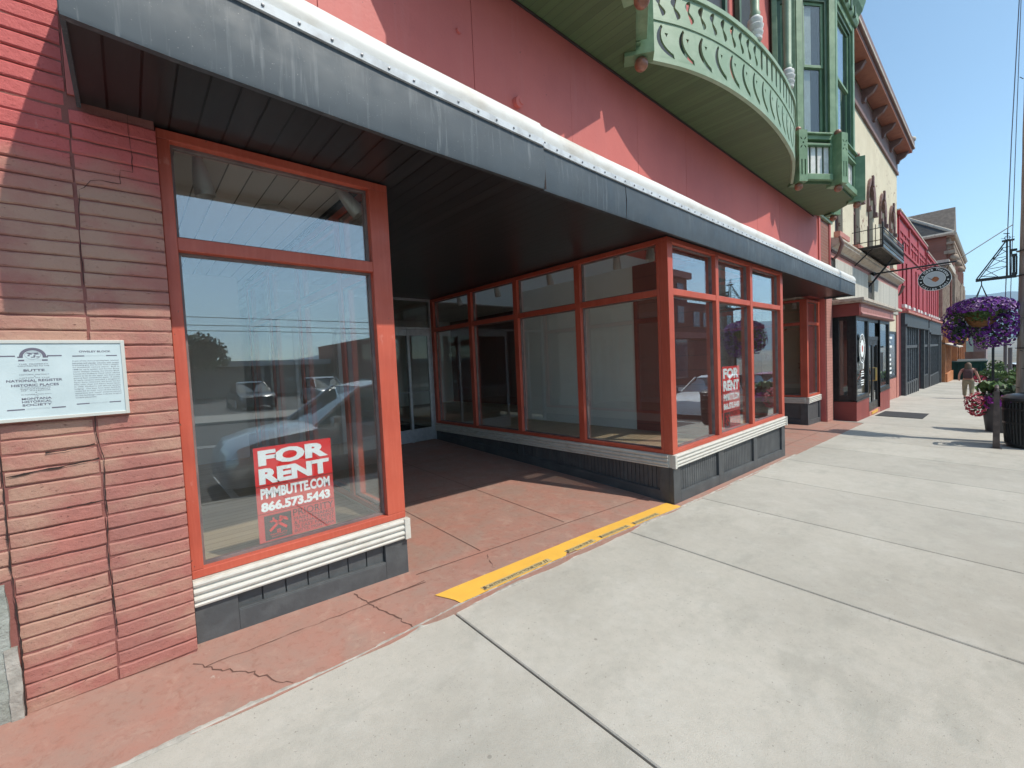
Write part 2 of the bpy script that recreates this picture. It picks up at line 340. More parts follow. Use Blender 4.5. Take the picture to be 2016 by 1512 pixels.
    t.l(df.outputs[0], mx.inputs[1]); t.l(tl.outputs[0], mx.inputs[2]); t.l(mx.outputs[0], t.t.nodes['Material Output'].inputs[0]); M['added_frosted'] = t.m  # translucent sheet invented to let sky light down into the bay
    M['glass'] = glass('shop_window_glass', .145, .010, (.985,.995,.99))
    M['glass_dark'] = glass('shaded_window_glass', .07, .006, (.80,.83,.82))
    M['glass_blind'] = mat('upper_window_glass', (.10,.13,.17), (.16,.19,.23), 1.5, .06, spec=1.0)
build_mats()
# ---------------------------------------------------------------- ground, road, pavement
GB, GC = -.03, .03
def gz(x, y): return -1.584 + GB*x + GC*y
def rz(x): return -1.764 + GB*x
def struct(o, label=None):
    o['kind'] = 'structure'
    if label: o['label'] = label
    return o
M['earth'] = mat('dry_valley_ground', (.20,.165,.12), (.13,.12,.09), .01, .9, .2, 2, thr=(.4,.6))
def basez(x): return (-2.05 + GB*x) if x < 150 else -6.55 - (x-150)*.0082
mb = MB(); xs = [-200,-60,0,60,150,400,900,1800,3200]; ys = [-2600,-900,-300,-60,0,60,300,900,2600]
mb.grid([[(x, y, basez(x)) for y in ys] for x in xs]); struct(mb.build('ground', M['earth']))
mb = MB(); mb.grid([[(x, y, rz(x) - .004*abs(y+7.5) + .03) for y in (-14.0,-7.5,-1.0)] for x in (-60,-20,0,20,60,110,160)]); struct(mb.build('road', M['asphalt']))
mb = MB()
for y in (-7.62,-7.38): mb.hexa([(x, yy, rz(x)-.004*abs(yy+7.5)+z) for z in (.034,.039) for x, yy in ((-60,y-.05),(150,y-.05),(150,y+.05),(-60,y+.05))])
for i in range(-3, 20):
    x = i*6.2+1; mb.hexa([(xx, yy, rz(xx)-.004*abs(yy+7.5)+z) for z in (.034,.039) for xx, yy in ((x,-3.4),(x+.1,-3.4),(x+.1,-1.1),(x,-1.1))])
struct(mb.build('road_marking', M['whitepaint']))
def slab(mb, x0, x1, y0, y1, zf, mi=0, t=.12, be=.006):
    P = lambda x, y, dz=0: (x, y, zf(x, y)+dz)
    b = be
    v = [P(x0,y0,-t),P(x1,y0,-t),P(x1,y1,-t),P(x0,y1,-t),P(x0,y0,-b),P(x1,y0,-b),P(x1,y1,-b),P(x0,y1,-b),P(x0+b,y0+b),P(x1-b,y0+b),P(x1-b,y1-b),P(x0+b,y1-b)]
    mb.add(v, [(0,1,5,4),(1,2,6,5),(2,3,7,6),(3,0,4,7),(4,5,9,8),(5,6,10,9),(6,7,11,10),(7,4,8,11),(8,9,10,11)], mi)
JX = [-9.2,-7.7,-6.2,-4.7,-3.2,-1.7,-.15,1.44,3.40,4.88,6.42,7.88,9.50]
while JX[-1] < 118: JX.append(JX[-1]+1.52)
mb = MB(); mj = MB()
for i in range(len(JX)-1):
    a, b = JX[i]+.006, JX[i+1]-.006
    top = 2.28 if a < 13.2 else 3.0
    q = (0,2,3,0,3,2,0,3,0,2)[i % 10]; slab(mb, a, b, -.84, top, gz, q)
    slab(mb, a, b, -1.0, -.85, gz, q, t=.25, be=.015)
mb.grid([[(x, y, gz(x, y)-.035) for y in (-.95, 2.45)] for x in (-10, 60, 118)], 1); struct(mb.build('pavement', [M['concrete'], M['dark'], M['concrete_b'], M['concrete_c']]))
mb = MB()
mb.hexa([(-60,-17.5,rz(-60)-.1),(150,-17.5,rz(150)-.1),(150,-14.0,rz(150)-.1),(-60,-14.0,rz(-60)-.1),(-60,-17.5,rz(-60)+.14),(150,-17.5,rz(150)+.14),(150,-14.0,rz(150)+.12),(-60,-14.0,rz(-60)+.12)])
struct(mb.build('far_pavement', M['concrete']))
mb = MB(); mb.grid([[(x, y, rz(x)+.1) for y in (-70,-17.5)] for x in (-40, 26)]); struct(mb.build('parking_ground', M['asphalt']))

# red apron and entry floor: a shallow step up from the pavement, then a ramp to the door
def zf1(x):
    pts = [(-3,-1.36),(.18,-1.438),(1.43,-1.492),(4.39,-1.60),(8.14,-1.715),(12.2,-1.83),(14,-1.90)]
    for (a, za), (b, zb) in zip(pts, pts[1:]):
        if x <= b: return za+(zb-za)*(x-a)/(b-a)
    return pts[-1][1]
def rise(x):
    if x < .9: return .004
    if x < 1.5: return .004+.030*(x-.9)/.6
    if x < 3.0: return .034
    if x < 4.39: return .034-.030*(x-3.0)/1.39
    return .004
def fz(x, y):
    z0 = gz(x, 2.28)+rise(x); back = -1.40 if x < 6.3 else -1.62
    if y <= 2.86: return z0+(zf1(x)-z0)*(max(y,2.28)-2.28)/.58
    return zf1(x)+(back-zf1(x))*min(1, (y-2.86)/4.39)
mb = MB()
xs = [-3+.2*i for i in range(84)] + [13.9]; ys = [2.28,2.40,2.52,2.64,2.76,2.86,3.2,3.8,4.6,5.6,6.6,7.3]
rows = []
for x in xs:
    rows.append([(x, y - (rnd.uniform(0,.018) if j == 0 else 0), fz(x, y)) for j, y in enumerate(ys)])
mb.grid(rows)
mb.grid([[(r_[0][0], r_[0][1]-.002, r_[0][2]-.09), r_[0]] for r_ in rows])
def ribbon(mb, pts, wd, zfun, dz=.003, mi=0, jit=.0, sub=.06):
    """thin dark line laid on a surface along pts"""
    P = []
    for (x0,y0),(x1,y1) in zip(pts, pts[1:]):
        n = max(1, int(math.hypot(x1-x0, y1-y0)/sub))
        for i in range(n): P.append((x0+(x1-x0)*i/n, y0+(y1-y0)*i/n))
    P.append(pts[-1]); P = [(x+rnd.uniform(-jit,jit), y+rnd.uniform(-jit,jit)) for x, y in P]
    rows = []
    for i, (x, y) in enumerate(P):
        a = P[max(i-1,0)]; b = P[min(i+1,len(P)-1)]; t = Vector((b[0]-a[0], b[1]-a[1])); t = t.normalized() if t.length else Vector((1,0)); w_ = wd*rnd.uniform(.25,1.7) if jit else wd
        rows.append([(x-t.y*w_/2, y+t.x*w_/2, zfun(x, y)+dz), (x+t.y*w_/2, y-t.x*w_/2, zfun(x, y)+dz)])
    mb.grid(rows, mi)
for pts in ([(1.46,2.79),(4.36,2.70)], [(1.05,2.68),(1.46,2.66)], [(2.05,2.8),(2.05,7.2)], [(3.05,2.78),(3.05,7.2)], [(1.46,4.3),(4.4,4.3)], [(1.46,5.8),(4.4,5.8)],
            [(8.2,2.62),(13.2,2.62)], [(9.4,2.62),(9.4,6)], [(10.7,2.62),(10.7,6)], [(8.2,4.2),(12.1,4.2)]):
    ribbon(mb, pts, .007, fz, .003, 1)
ribbon(mb, [(.19,2.66),(1.05,2.67),(1.46,2.68)], .0035, fz, .003, 1, .006)
for pts, w_ in (([(.15,2.72),(.24,2.60),(.34,2.52),(.42,2.40),(.50,2.30)], .005), ([(1.02,2.82),(1.06,2.62),(1.12,2.45),(1.16,2.30)], .006), ([(2.05,2.72),(1.95,2.5)], .004)):
    ribbon(mb, pts, w_, fz, .003, 1, .011, .022)
struct(mb.build('entry_floor', [M['redfloor'], M['joint']]))
# broken mortar lip where the apron meets the pavement
M['mortar_grey'] = mat('grey_broken_mortar', (.40,.37,.33), (.28,.26,.23), 14, .9, .7, 50, bdist=.008)
mb = MB(); rows = []; n = 560
for i in range(n+1):
    x = -1.5+9.9*i/n
    k = .5+.5*noise.noise(Vector((x*2.1, 3, 0))); j = noise.noise(Vector((x*14, 7, 0))); j2 = noise.noise(Vector((x*45, 9, 0)))
    lim = .006 if 1.5 < x < 4.4 else .030
    up = 2.2825+max(-.0015, lim*(k-.32)*1.6+.010*j+.005*j2); lo = 2.272-.010*abs(noise.noise(Vector((x*9, 1, 4))))-.004*abs(j2)
    rows.append([(x, up, fz(x, up)+.0012), (x, up-.002, fz(x, up)+.0045+.002*j2), (x, 2.2805, fz(x, 2.282)+.005+.002*j), (x, 2.276, gz(x, 2.276)+.006+.003*abs(j2)), (x, lo, gz(x, lo)+.001)])
mb.grid(rows)
struct(mb.build('pavement_edge', M['mortar_grey']))

# yellow painted step edge with its warning tape
ys_t = thing('painted_step_edge', 'yellow painted step edge across the shop entry, with worn caution tape', 'step edge', (3, 2.35, fz(3, 2.35)))
mb = MB(); rows = []
n = 60
for i in range(n+1):
    u = i/n; x = 1.47+(4.38-1.47)*u
    yb = 2.475-.03*u; yf = 2.2835
    if .36 < u < .40: yf += .022+rnd.uniform(0,.012)
    if .16 < u < .18 or .22<u<.24: yf += rnd.uniform(.002,.012)
    xo = -.05*(1-u)
    rows.append([(x+xo, yb+rnd.uniform(-.002,.002), fz(x, yb)+.004), (x, (yb+yf)/2, fz(x, (yb+yf)/2)+.004), (x+.02, yf+.05, fz(x, yf+.05)+.004), (x+.03, yf+rnd.uniform(0,.006), fz(x, yf)+.003)])
mb.grid(rows); mb.build('paint', M['yellow'], ys_t)
M['tape'] = mat('worn_tape', (.50,.38,.17), (.40,.32,.18), 20, .6)
mb = MB(); x = 1.72
segs = [(1.70,2.36,'CAUTION WATCH YOUR STEP'),(2.56,2.92,'TCH YOUR STEP'),(3.0,3.45,'CAUTION WATCH YOUR STEP'),(3.52,3.98,'CAUTION WATCH YOUR STEP')]
for a, b, tx in segs:
    rows = []
    for i in range(7):
        xx = a+(b-a)*i/6; rows.append([(xx, 2.346, fz(xx,2.346)+.0065), (xx+.01, 2.296, fz(xx,2.296)+.0065)])
    mb.grid(rows, 0)
    V, F = text_mesh(tx, .0, 0, b-a-.11, .028)
    mb.add([(a+.03+q[0], 2.305+q[1], fz(a+.03+q[0], 2.305+q[1])+.009) for q in V], F, 1)
    for k in (0,1):
        for e in (a+.008+k*.010, b-.062+k*.022):
            mb.add([(e, 2.302, fz(e,2.302)+.009), (e+.006, 2.302, fz(e,2.302)+.009), (e+.015, 2.34, fz(e,2.34)+.009), (e+.009, 2.34, fz(e,2.34)+.009)], [(0,1,2,3)], 1)
mb.build('caution_tape', [M['tape'], mat('tape_ink', (.10,.08,.055), None, rough=.7)], ys_t)

# ---------------------------------------------------------------- the red shop building
BLD = thing('shop_building', 'red and green historic shop building with vacant display windows under a dark canopy', 'building', (6.5, 2.8, -1.7))
def fy(x): return 2.80+.0095*max(0, x-.2)
ZT, ZTT, ZTB, ZB, ZTR = 1.29, .745, .675, -1.082, -1.229
def window_wall(g, opens, posts, gfun, name='display_window', zo=0.0, bw=.055, depth=.105, panels=None, mats=None, label=None, glassm=None, cap0=True, cap1=True, o0=0, o1=0):
    zt, ztt, ztb, zb, ztr = (q+zo for q in (ZT, ZTT, ZTB, ZB, ZTR))
    rw = M['redwood']; L_ = g.L
    mb = MB()
    for a, b in posts: mb.sbox(g, max(a, (depth+.001)*o0), min(b, L_-(depth+.001)*o1), 0, -depth, zb+.045, zt-.05)
    e0, e1 = (depth+.001)*o0, L_-(depth+.001)*o1; mb.sbox(g, e0, e1, 0, -depth, zb, zb+.045); mb.sbox(g, e0, e1, 0, -depth, zt-.05, zt)
    for a, b in opens: mb.sbox(g, a, b, -.003, -.1, ztb, ztt)
    fr = mb.build(name, rw, BLD, bevel=.004, label=label)
    bead = MB()
    for a, b in opens:
        for z0, z1 in ((zb+.045, ztb), (ztt, zt-.05)):
            e = .014
            bead.sbox(g, a, a+e, -.050, -.088, z0, z1, 0); bead.sbox(g, b-e, b, -.050, -.088, z0, z1, 0)
            bead.sbox(g, a+e, b-e, -.050, -.088, z0, z0+e, 0); bead.sbox(g, a+e, b-e, -.050, -.088, z1-e, z1, 0)
    bead.build('glazing_bead', M['bead'], fr)
    for k, (a, b) in enumerate(opens):
        for z0, z1 in ((zb+.045, ztb), (ztt, zt-.05)):
            p = MB(); p.sbox(g, a+.006, b-.006, -.066, -.072, z0+.006, z1-.006); p.build('pane', glassm or M['glass'], fr)
    # ribbed cream band
    t = MB(); h = zb-ztr; pr = [(-.05, ztr), (.022, ztr), (.026, ztr+.012), (.016, ztr+.020)]
    for k in range(3):
        z0 = ztr+.022+k*(h-.026)/3; hh = (h-.026)/3
        pr += [(.012, z0), (.026, z0+hh*.22), (.030, z0+hh*.5), (.026, z0+hh*.8), (.012, z0+hh*.92)]
    pr += [(.014, zb-.002), (-.05, zb-.002)]
    t.prof(g, pr, .051*o0, L_-.051*o1)
    for s_, on in ((0, cap0), (L_, cap1)):
        if on: t.sbox(g, s_-.026 if s_ else -.016, s_+.016 if s_ else .026, .036, -.01, ztr-.004, zb-.004)
    t.build('ribbed_band', M['cream'], fr, bevel=.0015)
    # beadboard base
    b_ = MB(); G = lambda s_, d=0: gfun(*g.P(s_, d, 0)[:2])
    panels = panels or [(.16, L_-.16)]
    zr = lambda s_: max(G(s_)+.11, ztr-.30)
    edges = [.0515*o0]
    for a, b in panels: edges += [a, b]
    edges.append(L_-.0515*o1)
    for i in range(0, len(edges), 2):
        if edges[i+1]-edges[i] > .001: b_.sbox(g, edges[i], edges[i+1], 0, -.05, (G(edges[i])-.03, G(edges[i+1])-.03), ztr+.001)
    for a, b in panels:
        lo = (G(a)+.115, G(b)+.115)
        b_.sbox(g, a, b, 0, -.05, (G(a)-.03, G(b)-.03), lo)
        n = max(1, round((b-a)/bw)); w_ = (b-a)/n
        for k in range(n):
            b_.sbox(g, a+k*w_+.003, a+(k+1)*w_-.003, -.030, -.045, (lo[0]+(lo[1]-lo[0])*k/n-.003, lo[0]+(lo[1]-lo[0])*(k+1)/n-.003), ztr+.001)
        b_.sbox(g, a, b, -.046, -.056, lo[0]-.05, ztr+.001)
        b_.sbox(g, a, b, -.002, -.030, (lo[0]-.001, lo[1]-.001), (lo[0]+.008, lo[1]+.008), 1)
    b_.build('base_panel', [M['slate'], M['slate']], fr, bevel=.003)
    return fr
def FZ(x, y): return fz(x, y)
# left window, its return into the entry, the corner bay, the bay's far return, the far corner window
gLW = Seg((.18, 2.864), (1.44, 2.864))
window_wall(gLW, [(.055, 1.125)], [(0, .055), (1.125, 1.26)], FZ, bw=.133, panels=[(.20, 1.09)], cap0=False, label='narrow front window left of the entry')
gLS = Seg((1.44, 2.864), (1.44, 7.25))
ms = [(.0,.12),(.70,.78),(1.86,1.94),(3.05,3.13),(4.30,4.386)]
op = [(a[1], b[0]) for a, b in zip(ms, ms[1:])]
window_wall(gLS, op, ms, FZ, o0=1, cap0=False, cap1=False, bw=.055, panels=[(.15,2.1),(2.2,4.2)], label='entry side window wall in shade')
gBS = Seg((4.40, 7.25), (4.40, 2.36))
def byy(y): return 7.25-y
ms = [(0,.09),(byy(6.03),byy(5.94)),(byy(4.87),byy(4.78)),(byy(3.67),byy(3.58)),(byy(2.50),4.89)]
op = [(a[1], b[0]) for a, b in zip(ms, ms[1:])]
window_wall(gBS, op, ms, FZ, o1=1, cap1=False, cap0=False, panels=[(.12,2.35),(2.47,4.72)], label='entry side wall of the corner bay')
gBF = Seg((4.40, 2.36), (8.14, 2.36))
ms = [(0,.11),(1.19,1.275),(2.33,2.42),(3.62,3.74)]
op = [(a[1], b[0]) for a, b in zip(ms, ms[1:])]
window_wall(gBF, op, ms, FZ, panels=[(.16,1.16),(1.30,2.35),(2.49,3.58)], label='street front of the corner bay with a rental poster')
gBR = Seg((8.14, 2.36), (8.14, 7.25))
ms = [(0,.12),(1.25,1.33),(2.45,2.53),(3.7,3.78),(4.80,4.89)]
op = [(a[1], b[0]) for a, b in zip(ms, ms[1:])]
window_wall(gBR, op, ms, FZ, o0=1, cap0=False, cap1=False, panels=[(.16,2.3),(2.42,4.7)])
gRS = Seg((12.21, 7.25), (12.21, 3.04))
ms = [(0,.09),(2.0,2.09),(4.06,4.21)]
op = [(a[1], b[0]) for a, b in zip(ms, ms[1:])]
window_wall(gRS, op, ms, FZ, zo=-.06, o1=1, cap1=False, cap0=False, bw=.5, panels=[(.1,2.0),(2.1,4.05)])
gRF = Seg((12.21, 3.04), (13.34, 3.04))
window_wall(gRF, [(.11, 1.03)], [(0,.11),(1.03,1.13)], FZ, zo=-.06, bw=2, panels=[(.1,1.02)], cap1=False, label='far corner window of the shop')

# entry doors
def entry_door(x0, x1, y, z0, zh, zt, label):
    g = Seg((x0, y), (x1, y)); mb = MB(); L_ = g.L
    mb.sbox(g, 0, .05, 0, -.08, z0, zt); mb.sbox(g, L_-.05, L_, 0, -.08, z0, zt); mb.sbox(g, .05, L_-.05, 0, -.08, zt-.045, zt)
    mb.sbox(g, .05, L_-.05, 0, -.08, zh, zh+.05)
    leafs = []
    if L_ > 2.2:
        mid = L_/2; side = .58
        mb.sbox(g, side, side+.05, 0, -.08, z0, zh); mb.sbox(g, L_-side-.05, L_-side, 0, -.08, z0, zh)
        leafs = [(side+.05, mid), (mid, L_-side-.05)]
    door = mb.build('door_frame', M['alu'], BLD, bevel=.003, label=label)
    for i, (a, b) in enumerate([(side+.053, mid-.003), (mid+.003, L_-side-.053)] if leafs else []):
        pass
    return g, door
# door leaf seen through the entry (hinged at x = 4.40)
def door_leaf(g, a, b, z0, zh, fr, hl):
    mb = MB(); d0, d1 = -.012, -.055
    mb.sbox(g, a, a+.065, d0, d1, z0+.01, zh-.003); mb.sbox(g, b-.065, b, d0, d1, z0+.01, zh-.003)
    mb.sbox(g, a+.065, b-.065, d0, d1, z0+.01, z0+.25); mb.sbox(g, a+.065, b-.065, d0, d1, zh-.115, zh-.003)
    mb.build('door_leaf', M['alu'], fr, bevel=.003)
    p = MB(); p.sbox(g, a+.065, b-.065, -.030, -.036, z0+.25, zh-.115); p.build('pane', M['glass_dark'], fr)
    h = MB(); zz = z0+.95; h.tube([g.P(a+.065, .03, zz), g.P(b-.065, .03, zz)], .010)
    xx = a+.03 if hl else b-.03
    h.tube([g.P(xx, -.01, zz-.02), g.P(xx, .05, zz-.02), g.P(xx, .05, zz+.20), g.P(xx, -.01, zz+.20)], .011)
    h.build('handle', M['alu'], fr, smooth=True)
for (x0, x1, y, zz, lab) in ((1.44, 4.44, 7.25, -1.40, 'aluminium and glass entry doors at the back of the recess'), (8.18, 12.2, 7.25, -1.62, None)):
    g = Seg((x0, y), (x1, y)); L_ = g.L; mb = MB(); zh = zz+2.12; zt = 1.30
    mb.sbox(g, .0, .06, 0, -.08, zz, zt); mb.sbox(g, L_-.06, L_, 0, -.08, zz, zt); mb.sbox(g, .06, L_-.06, 0, -.08, zt-.045, zt); mb.sbox(g, .06, L_-.06, 0, -.08, zh, zh+.045)
    c = L_/2
    ed = [.06, c-.96, c+.94, L_-.06]
    mb.sbox(g, ed[1]-.045, ed[1], 0, -.08, zz, zh); mb.sbox(g, ed[2], ed[2]+.045, 0, -.08, zz, zh)
    fr = mb.build('entry_door', M['alu'], BLD, bevel=.003, label=lab)
    if x0 < 2: lv = [(L_-.06-.88, L_-.06, True), (L_-.06-1.78, L_-.06-.90, False)]
    else: lv = [(c-.955, c-.01, False), (c, c+.935, True)]
    for a, b, hl in lv: door_leaf(g, a, b, zz, zh, fr, hl)
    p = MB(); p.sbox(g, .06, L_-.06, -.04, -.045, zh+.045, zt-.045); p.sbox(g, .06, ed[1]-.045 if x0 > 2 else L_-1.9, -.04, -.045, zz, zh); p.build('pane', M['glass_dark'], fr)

# brick pier with real courses
mb = MB(); CZ0, CP = .308, .0672
for (xa, xb, zlo, zhi) in ((-.125, .176, -1.52, 1.31), (-.428, -.135, -1.55, 3.6), (-.745, -.434, -.82, 3.6), (-1.06, -.755, -.82, 3.6), (-1.7, -1.07, -1.5, 3.6), (-2.6, -1.71, -1.5, 3.6)):
    k = math.floor((zlo-CZ0)/CP)
    while CZ0+CP*k < zhi:
        za = CZ0+CP*k+.0028+rnd.uniform(-.0015,.0015); zb_ = CZ0+CP*(k+1)-.0028+rnd.uniform(-.0015,.0015)
        if zb_ > zhi: break
        xl, xr = xa+rnd.uniform(-.004,.004), xb+(rnd.uniform(-.004,.004) if xb < .1 else 0)
        q = rnd.uniform(-.003,.003); lo = xa < -.4 and xb > -.2 and zb_ < -.2
        if lo: q += rnd.uniform(-.006,.004)
        tw = rnd.uniform(-.003,.003); e = .008
        if xa > -.2 and zb_ < gz(xb, 2.8)+.07+.11 and za < -1.44: pass
        v = []
        for (x, t_) in ((xl, -tw), (xr, tw)):
            v.append(x)
        ny = 7
        # course face with a slightly uneven arris
        rows = []
        for i in range(ny+1):
            x = xl+(xr-xl)*i/ny; yo = 2.800+q+tw*(i/ny-.5)*2
            j1, j2 = rnd.uniform(-.0016,.0016), rnd.uniform(-.0016,.0016)
            ins = .004 if i in (0, ny) else 0
            rows.append([(x, 2.83, za+j1), (x, yo+.005+ins, za+j1), (x, yo+ins, za+.006+j1), (x, yo+ins, zb_-.006+j2), (x, yo+.005+ins, zb_+j2), (x, 2.83, zb_+j2)])
        mb.grid(rows, 0, False); b0 = len(mb.v)
        for r_ in (rows[0], rows[-1]): mb.add(r_, [(0,1,2,3,4,5)])
        k += 1
        if xa > -.2 and k > 300: break
mb.box(-2.6, .172, 2.808, 3.1, -1.6, 1.31, 1); mb.box(-2.6, -.13, 2.8081, 3.1, 1.31, 3.6, 1)
mb.build('brick_wall', [M['brick'], M['mortar']], BLD)
# cracks in the pier, and a drawn shadow line at its left joint
g = Seg((-3, 2.80), (1, 2.80)); mb = MB()
def wall_crack_and_shadow(pts, wd):
    P = []
    for (x0,z0),(x1,z1) in zip(pts, pts[1:]):
        n = max(1, int(math.hypot(x1-x0, z1-z0)/.025))
        for i in range(n): P.append((x0+(x1-x0)*i/n+rnd.uniform(-.002,.002), z0+(z1-z0)*i/n+rnd.uniform(-.002,.002)))
    P.append(pts[-1]); rows = []
    for i, (x, z) in enumerate(P):
        a = P[max(i-1,0)]; b = P[min(i+1,len(P)-1)]; t = Vector((b[0]-a[0], b[1]-a[1])).normalized(); w_ = wd*rnd.uniform(.2,1.0)
        rows.append([g.P(x+3-t.y*w_/2, .0065, z+t.x*w_/2), g.P(x+3+t.y*w_/2, .0065, z-t.x*w_/2)])
    mb.grid(rows)
wall_crack_and_shadow([(.075,1.29),(.073,1.20),(.078,1.11),(.076,1.01),(.030,1.01),(.028,.945),(-.045,.945),(-.075,.935),(-.10,.90),(-.118,.885),(-.128,.70),(-.130,.45)], .0035)
wall_crack_and_shadow([(-.130,.12),(-.134,-.25),(-.115,-.36),(-.122,-.55),(-.12,-.62),(-.13,-.80),(-.125,-1.05),(-.122,-1.20)], .006)
wall_crack_and_shadow([(-.14,-.285),(-.24,-.298),(-.30,-.30)], .010); wall_crack_and_shadow([(-.13,-.355),(-.24,-.37),(-.42,-.385)], .012); wall_crack_and_shadow([(-.12,-.555),(-.25,-.56)], .008)
wall_crack_and_shadow([(-.43,-.25),(-.432,-.8),(-.425,-1.1),(-.43,-1.45)], .007)  # dark strip drawn for the thin shadow along the pier's left joint
mb.build('wall_crack_and_shadow', M['dark'], BLD)
# rough stone at the foot of the pier's left side
def rock(name, mtl, parent, x0, x1, y0, y1, z0, z1, n=14, amp=.02, label=None):
    bm = bmesh.new(); bmesh.ops.create_cube(bm, size=1)
    bmesh.ops.subdivide_edges(bm, edges=bm.edges, cuts=n, use_grid_fill=True)
    for v in bm.verts:
        p = Vector((x0+(v.co.x+.5)*(x1-x0), y0+(v.co.y+.5)*(y1-y0), z0+(v.co.z+.5)*(z1-z0)))
        d = noise.noise_vector(p*7)*amp + noise.noise_vector(p*25)*amp*.35; v.co = p+d
    me = bpy.data.meshes.new(name); bm.to_mesh(me); bm.free(); me.materials.append(mtl); o = bpy.data.objects.new(name, me); COL.objects.link(o); setpar(o, parent)
    if label: o['label'] = label
    return o
M['stone'] = mat('rough_grey_stone', (.33,.34,.31), (.24,.25,.22), 6, .9, .8, 22, bdist=.02)
rock('stone_footing', M['stone'], BLD, -1.6, -.452, 2.79, 3.0, -1.60, -.84, n=30, amp=.007)
rock('plaster_edge', M['mortar_grey'], BLD, -.470, -.432, 2.782, 2.86, -1.53, -1.12, n=26, amp=.009)
rock('plaster_edge', M['mortar_grey'], BLD, -.47, -.375, 2.772, 2.84, -1.53, -1.455, n=14, amp=.014)

# upper red wall, panelled, drifting slightly inwards along the street
gU = Seg((.0, 2.80), (13.9, 2.80+.0095*13.9)); mb = MB(); x = -.13
sx = [-.13, 1.02, 2.24, 3.46, 4.68, 5.90, 7.41, 8.63, 9.85, 11.07, 12.72]
for a, b in zip(sx, sx[1:]): mb.sbox(gU, a+.002, b-.002, rnd.uniform(-.002,.002), -.04, 1.31, 3.30)
mb.build('wall_panel', M['panel'], BLD, bevel=.002)
mb = MB(); mb.sbox(gU, -.12, 13.9, -.041, -.3, 1.31, 9.0); mb.build('upper_wall', M['panel'], BLD)
mb = MB(); mb.sbox(gU, 12.72, 12.86, .03, -.03, 1.4, 3.28); mb.sbox(gU, 13.76, 13.9, .03, -.03, 1.4, 3.28); mb.sbox(gU, 12.86, 13.76, .0, -.035, 1.4, 3.28, 1)
mb.build('pilaster', [M['panel'], M['redbrick']], BLD, bevel=.004)
mb = MB(); mb.sbox(Seg((13.36, 2.90), (13.92, 2.90)), 0, .56, 0, -.5, -1.95, 1.42); mb.build('brick_pier', M['pinkbrick'], BLD, bevel=.004)
mb = MB(); mb.box(13.342, 13.36, 2.93, 3.4, -1.95, 1.28); mb.build('pier_lining', M['panel'], BLD)
mb = MB(); mb.sbox(gU, 12.3, 13.95, .10, -.03, 3.30, 3.42); mb.sbox(gU, 12.3, 13.95, .06, -.03, 3.24, 3.30); mb.build('cornice', M['green'], BLD, bevel=.006)
# small fittings on the red wall
mb = MB(); q = gU.P(2.70, .0, 2.29); mb.tube([q, (q[0], q[1]-.05, q[2]-.01)], .045, 14); mb.tube([(q[0]+.02, q[1]-.05, q[2]), (q[0]+.02, q[1]-.056, q[2])], .030, 12); mb.build('pipe_cap', M['panel'], BLD, smooth=True, bevel=.006)
mb = MB(); q = gU.P(2.10, .0, 2.62); mb.tube([q, (q[0], q[1]-.02, q[2])], .022, 10); mb.build('wall_plug', M['panel'], BLD, smooth=True)

# canopy
FX = [(-.10,2.11),(.22,2.14),(1.24,2.180),(2.344,2.186),(2.346,2.202),(3.45,2.215),(6.0,2.235),(8.4,2.25),(10.8,2.28),(13.25,2.30)]
def cy(x):
    for (a, ya), (b, yb) in zip(FX, FX[1:]):
        if x <= b: return ya+(yb-ya)*(x-a)/(b-a)
    return FX[-1][1]
def ctop(x): return 1.60-.05*min(1, max(0, x-.3)/2.5)
mb = MB(); seams = [-.10, 2.345, 3.42, 7.06, 8.3, 10.6, 13.25]
for a, b in zip(seams, seams[1:]):
    n = max(3, int((b-a)/.3)); rows = []
    for i in range(n+1):
        x = a+.003+(b-a-.006)*i/n; y = cy(x); bow = .004*math.sin(i*2.1+a)
        rows.append([(x, y+.05, 1.262), (x, y+.004, 1.252), (x, y, 1.268), (x, y-.006+bow, 1.42), (x, y+.002, ctop(x)), (x, y+.05, ctop(x))])
    mb.grid(rows)
mb.add([(2.335,2.183,1.25),(2.352,2.183,1.25),(2.345,2.183,1.50)], [(0,1,2)], 1); mb.box(-.10, -.085, 2.115, 2.80, 1.262, 1.60)
mb.box(13.24, 13.255, 2.30, 2.92, 1.262, 1.60)
mb.build('canopy_fascia', [M['fascia'], M['dark']], BLD, smooth=True)
mb = MB(); rows = []; n = 90
for i in range(n+1):
    x = -.10+13.37*i/n; y = cy(x); rows.append([(x, y+.06, 1.30), (x, y+.06, 1.315), (x, min(fy(x)+.075, 2.45 if 4.51 < x < 8.03 else 9), 1.315), (x, min(fy(x)+.075, 2.45 if 4.51 < x < 8.03 else 9), 1.30)])
mb.grid(rows, 0, True, True)
mb.box(.18, 1.335, 2.86, 2.969, 1.304, 1.33); mb.box(4.505, 8.035, 2.86, 2.87, 1.304, 1.33); mb.box(1.335, 4.505, 2.86, 7.4, 1.304, 1.33); mb.box(8.035, 12.32, 2.86, 7.4, 1.304, 1.33)
mb.build('canopy_soffit', M['soffit'], BLD)
mb = MB(); mb.box(-.10, .18, 2.16, 2.80, 1.285, 1.299); mb.build('soffit_trim', M['soffit'], BLD)
mb = MB(); rv_ = MB(); rows = []; n = 267
for i in range(n+1):
    x = -.08+13.33*i/n; y = cy(x); zt = ctop(x)
    rows.append([(x, y+.02, zt-.006), (x, y-.014, zt-.006), (x, y-.016, zt+.036), (x, y+.0, zt+.040), (x, y+.02, zt+.04)])
mb.grid(rows, 0, True, True); 
ct = mb.build('canopy_batten', M['batten'], BLD)
x = .09
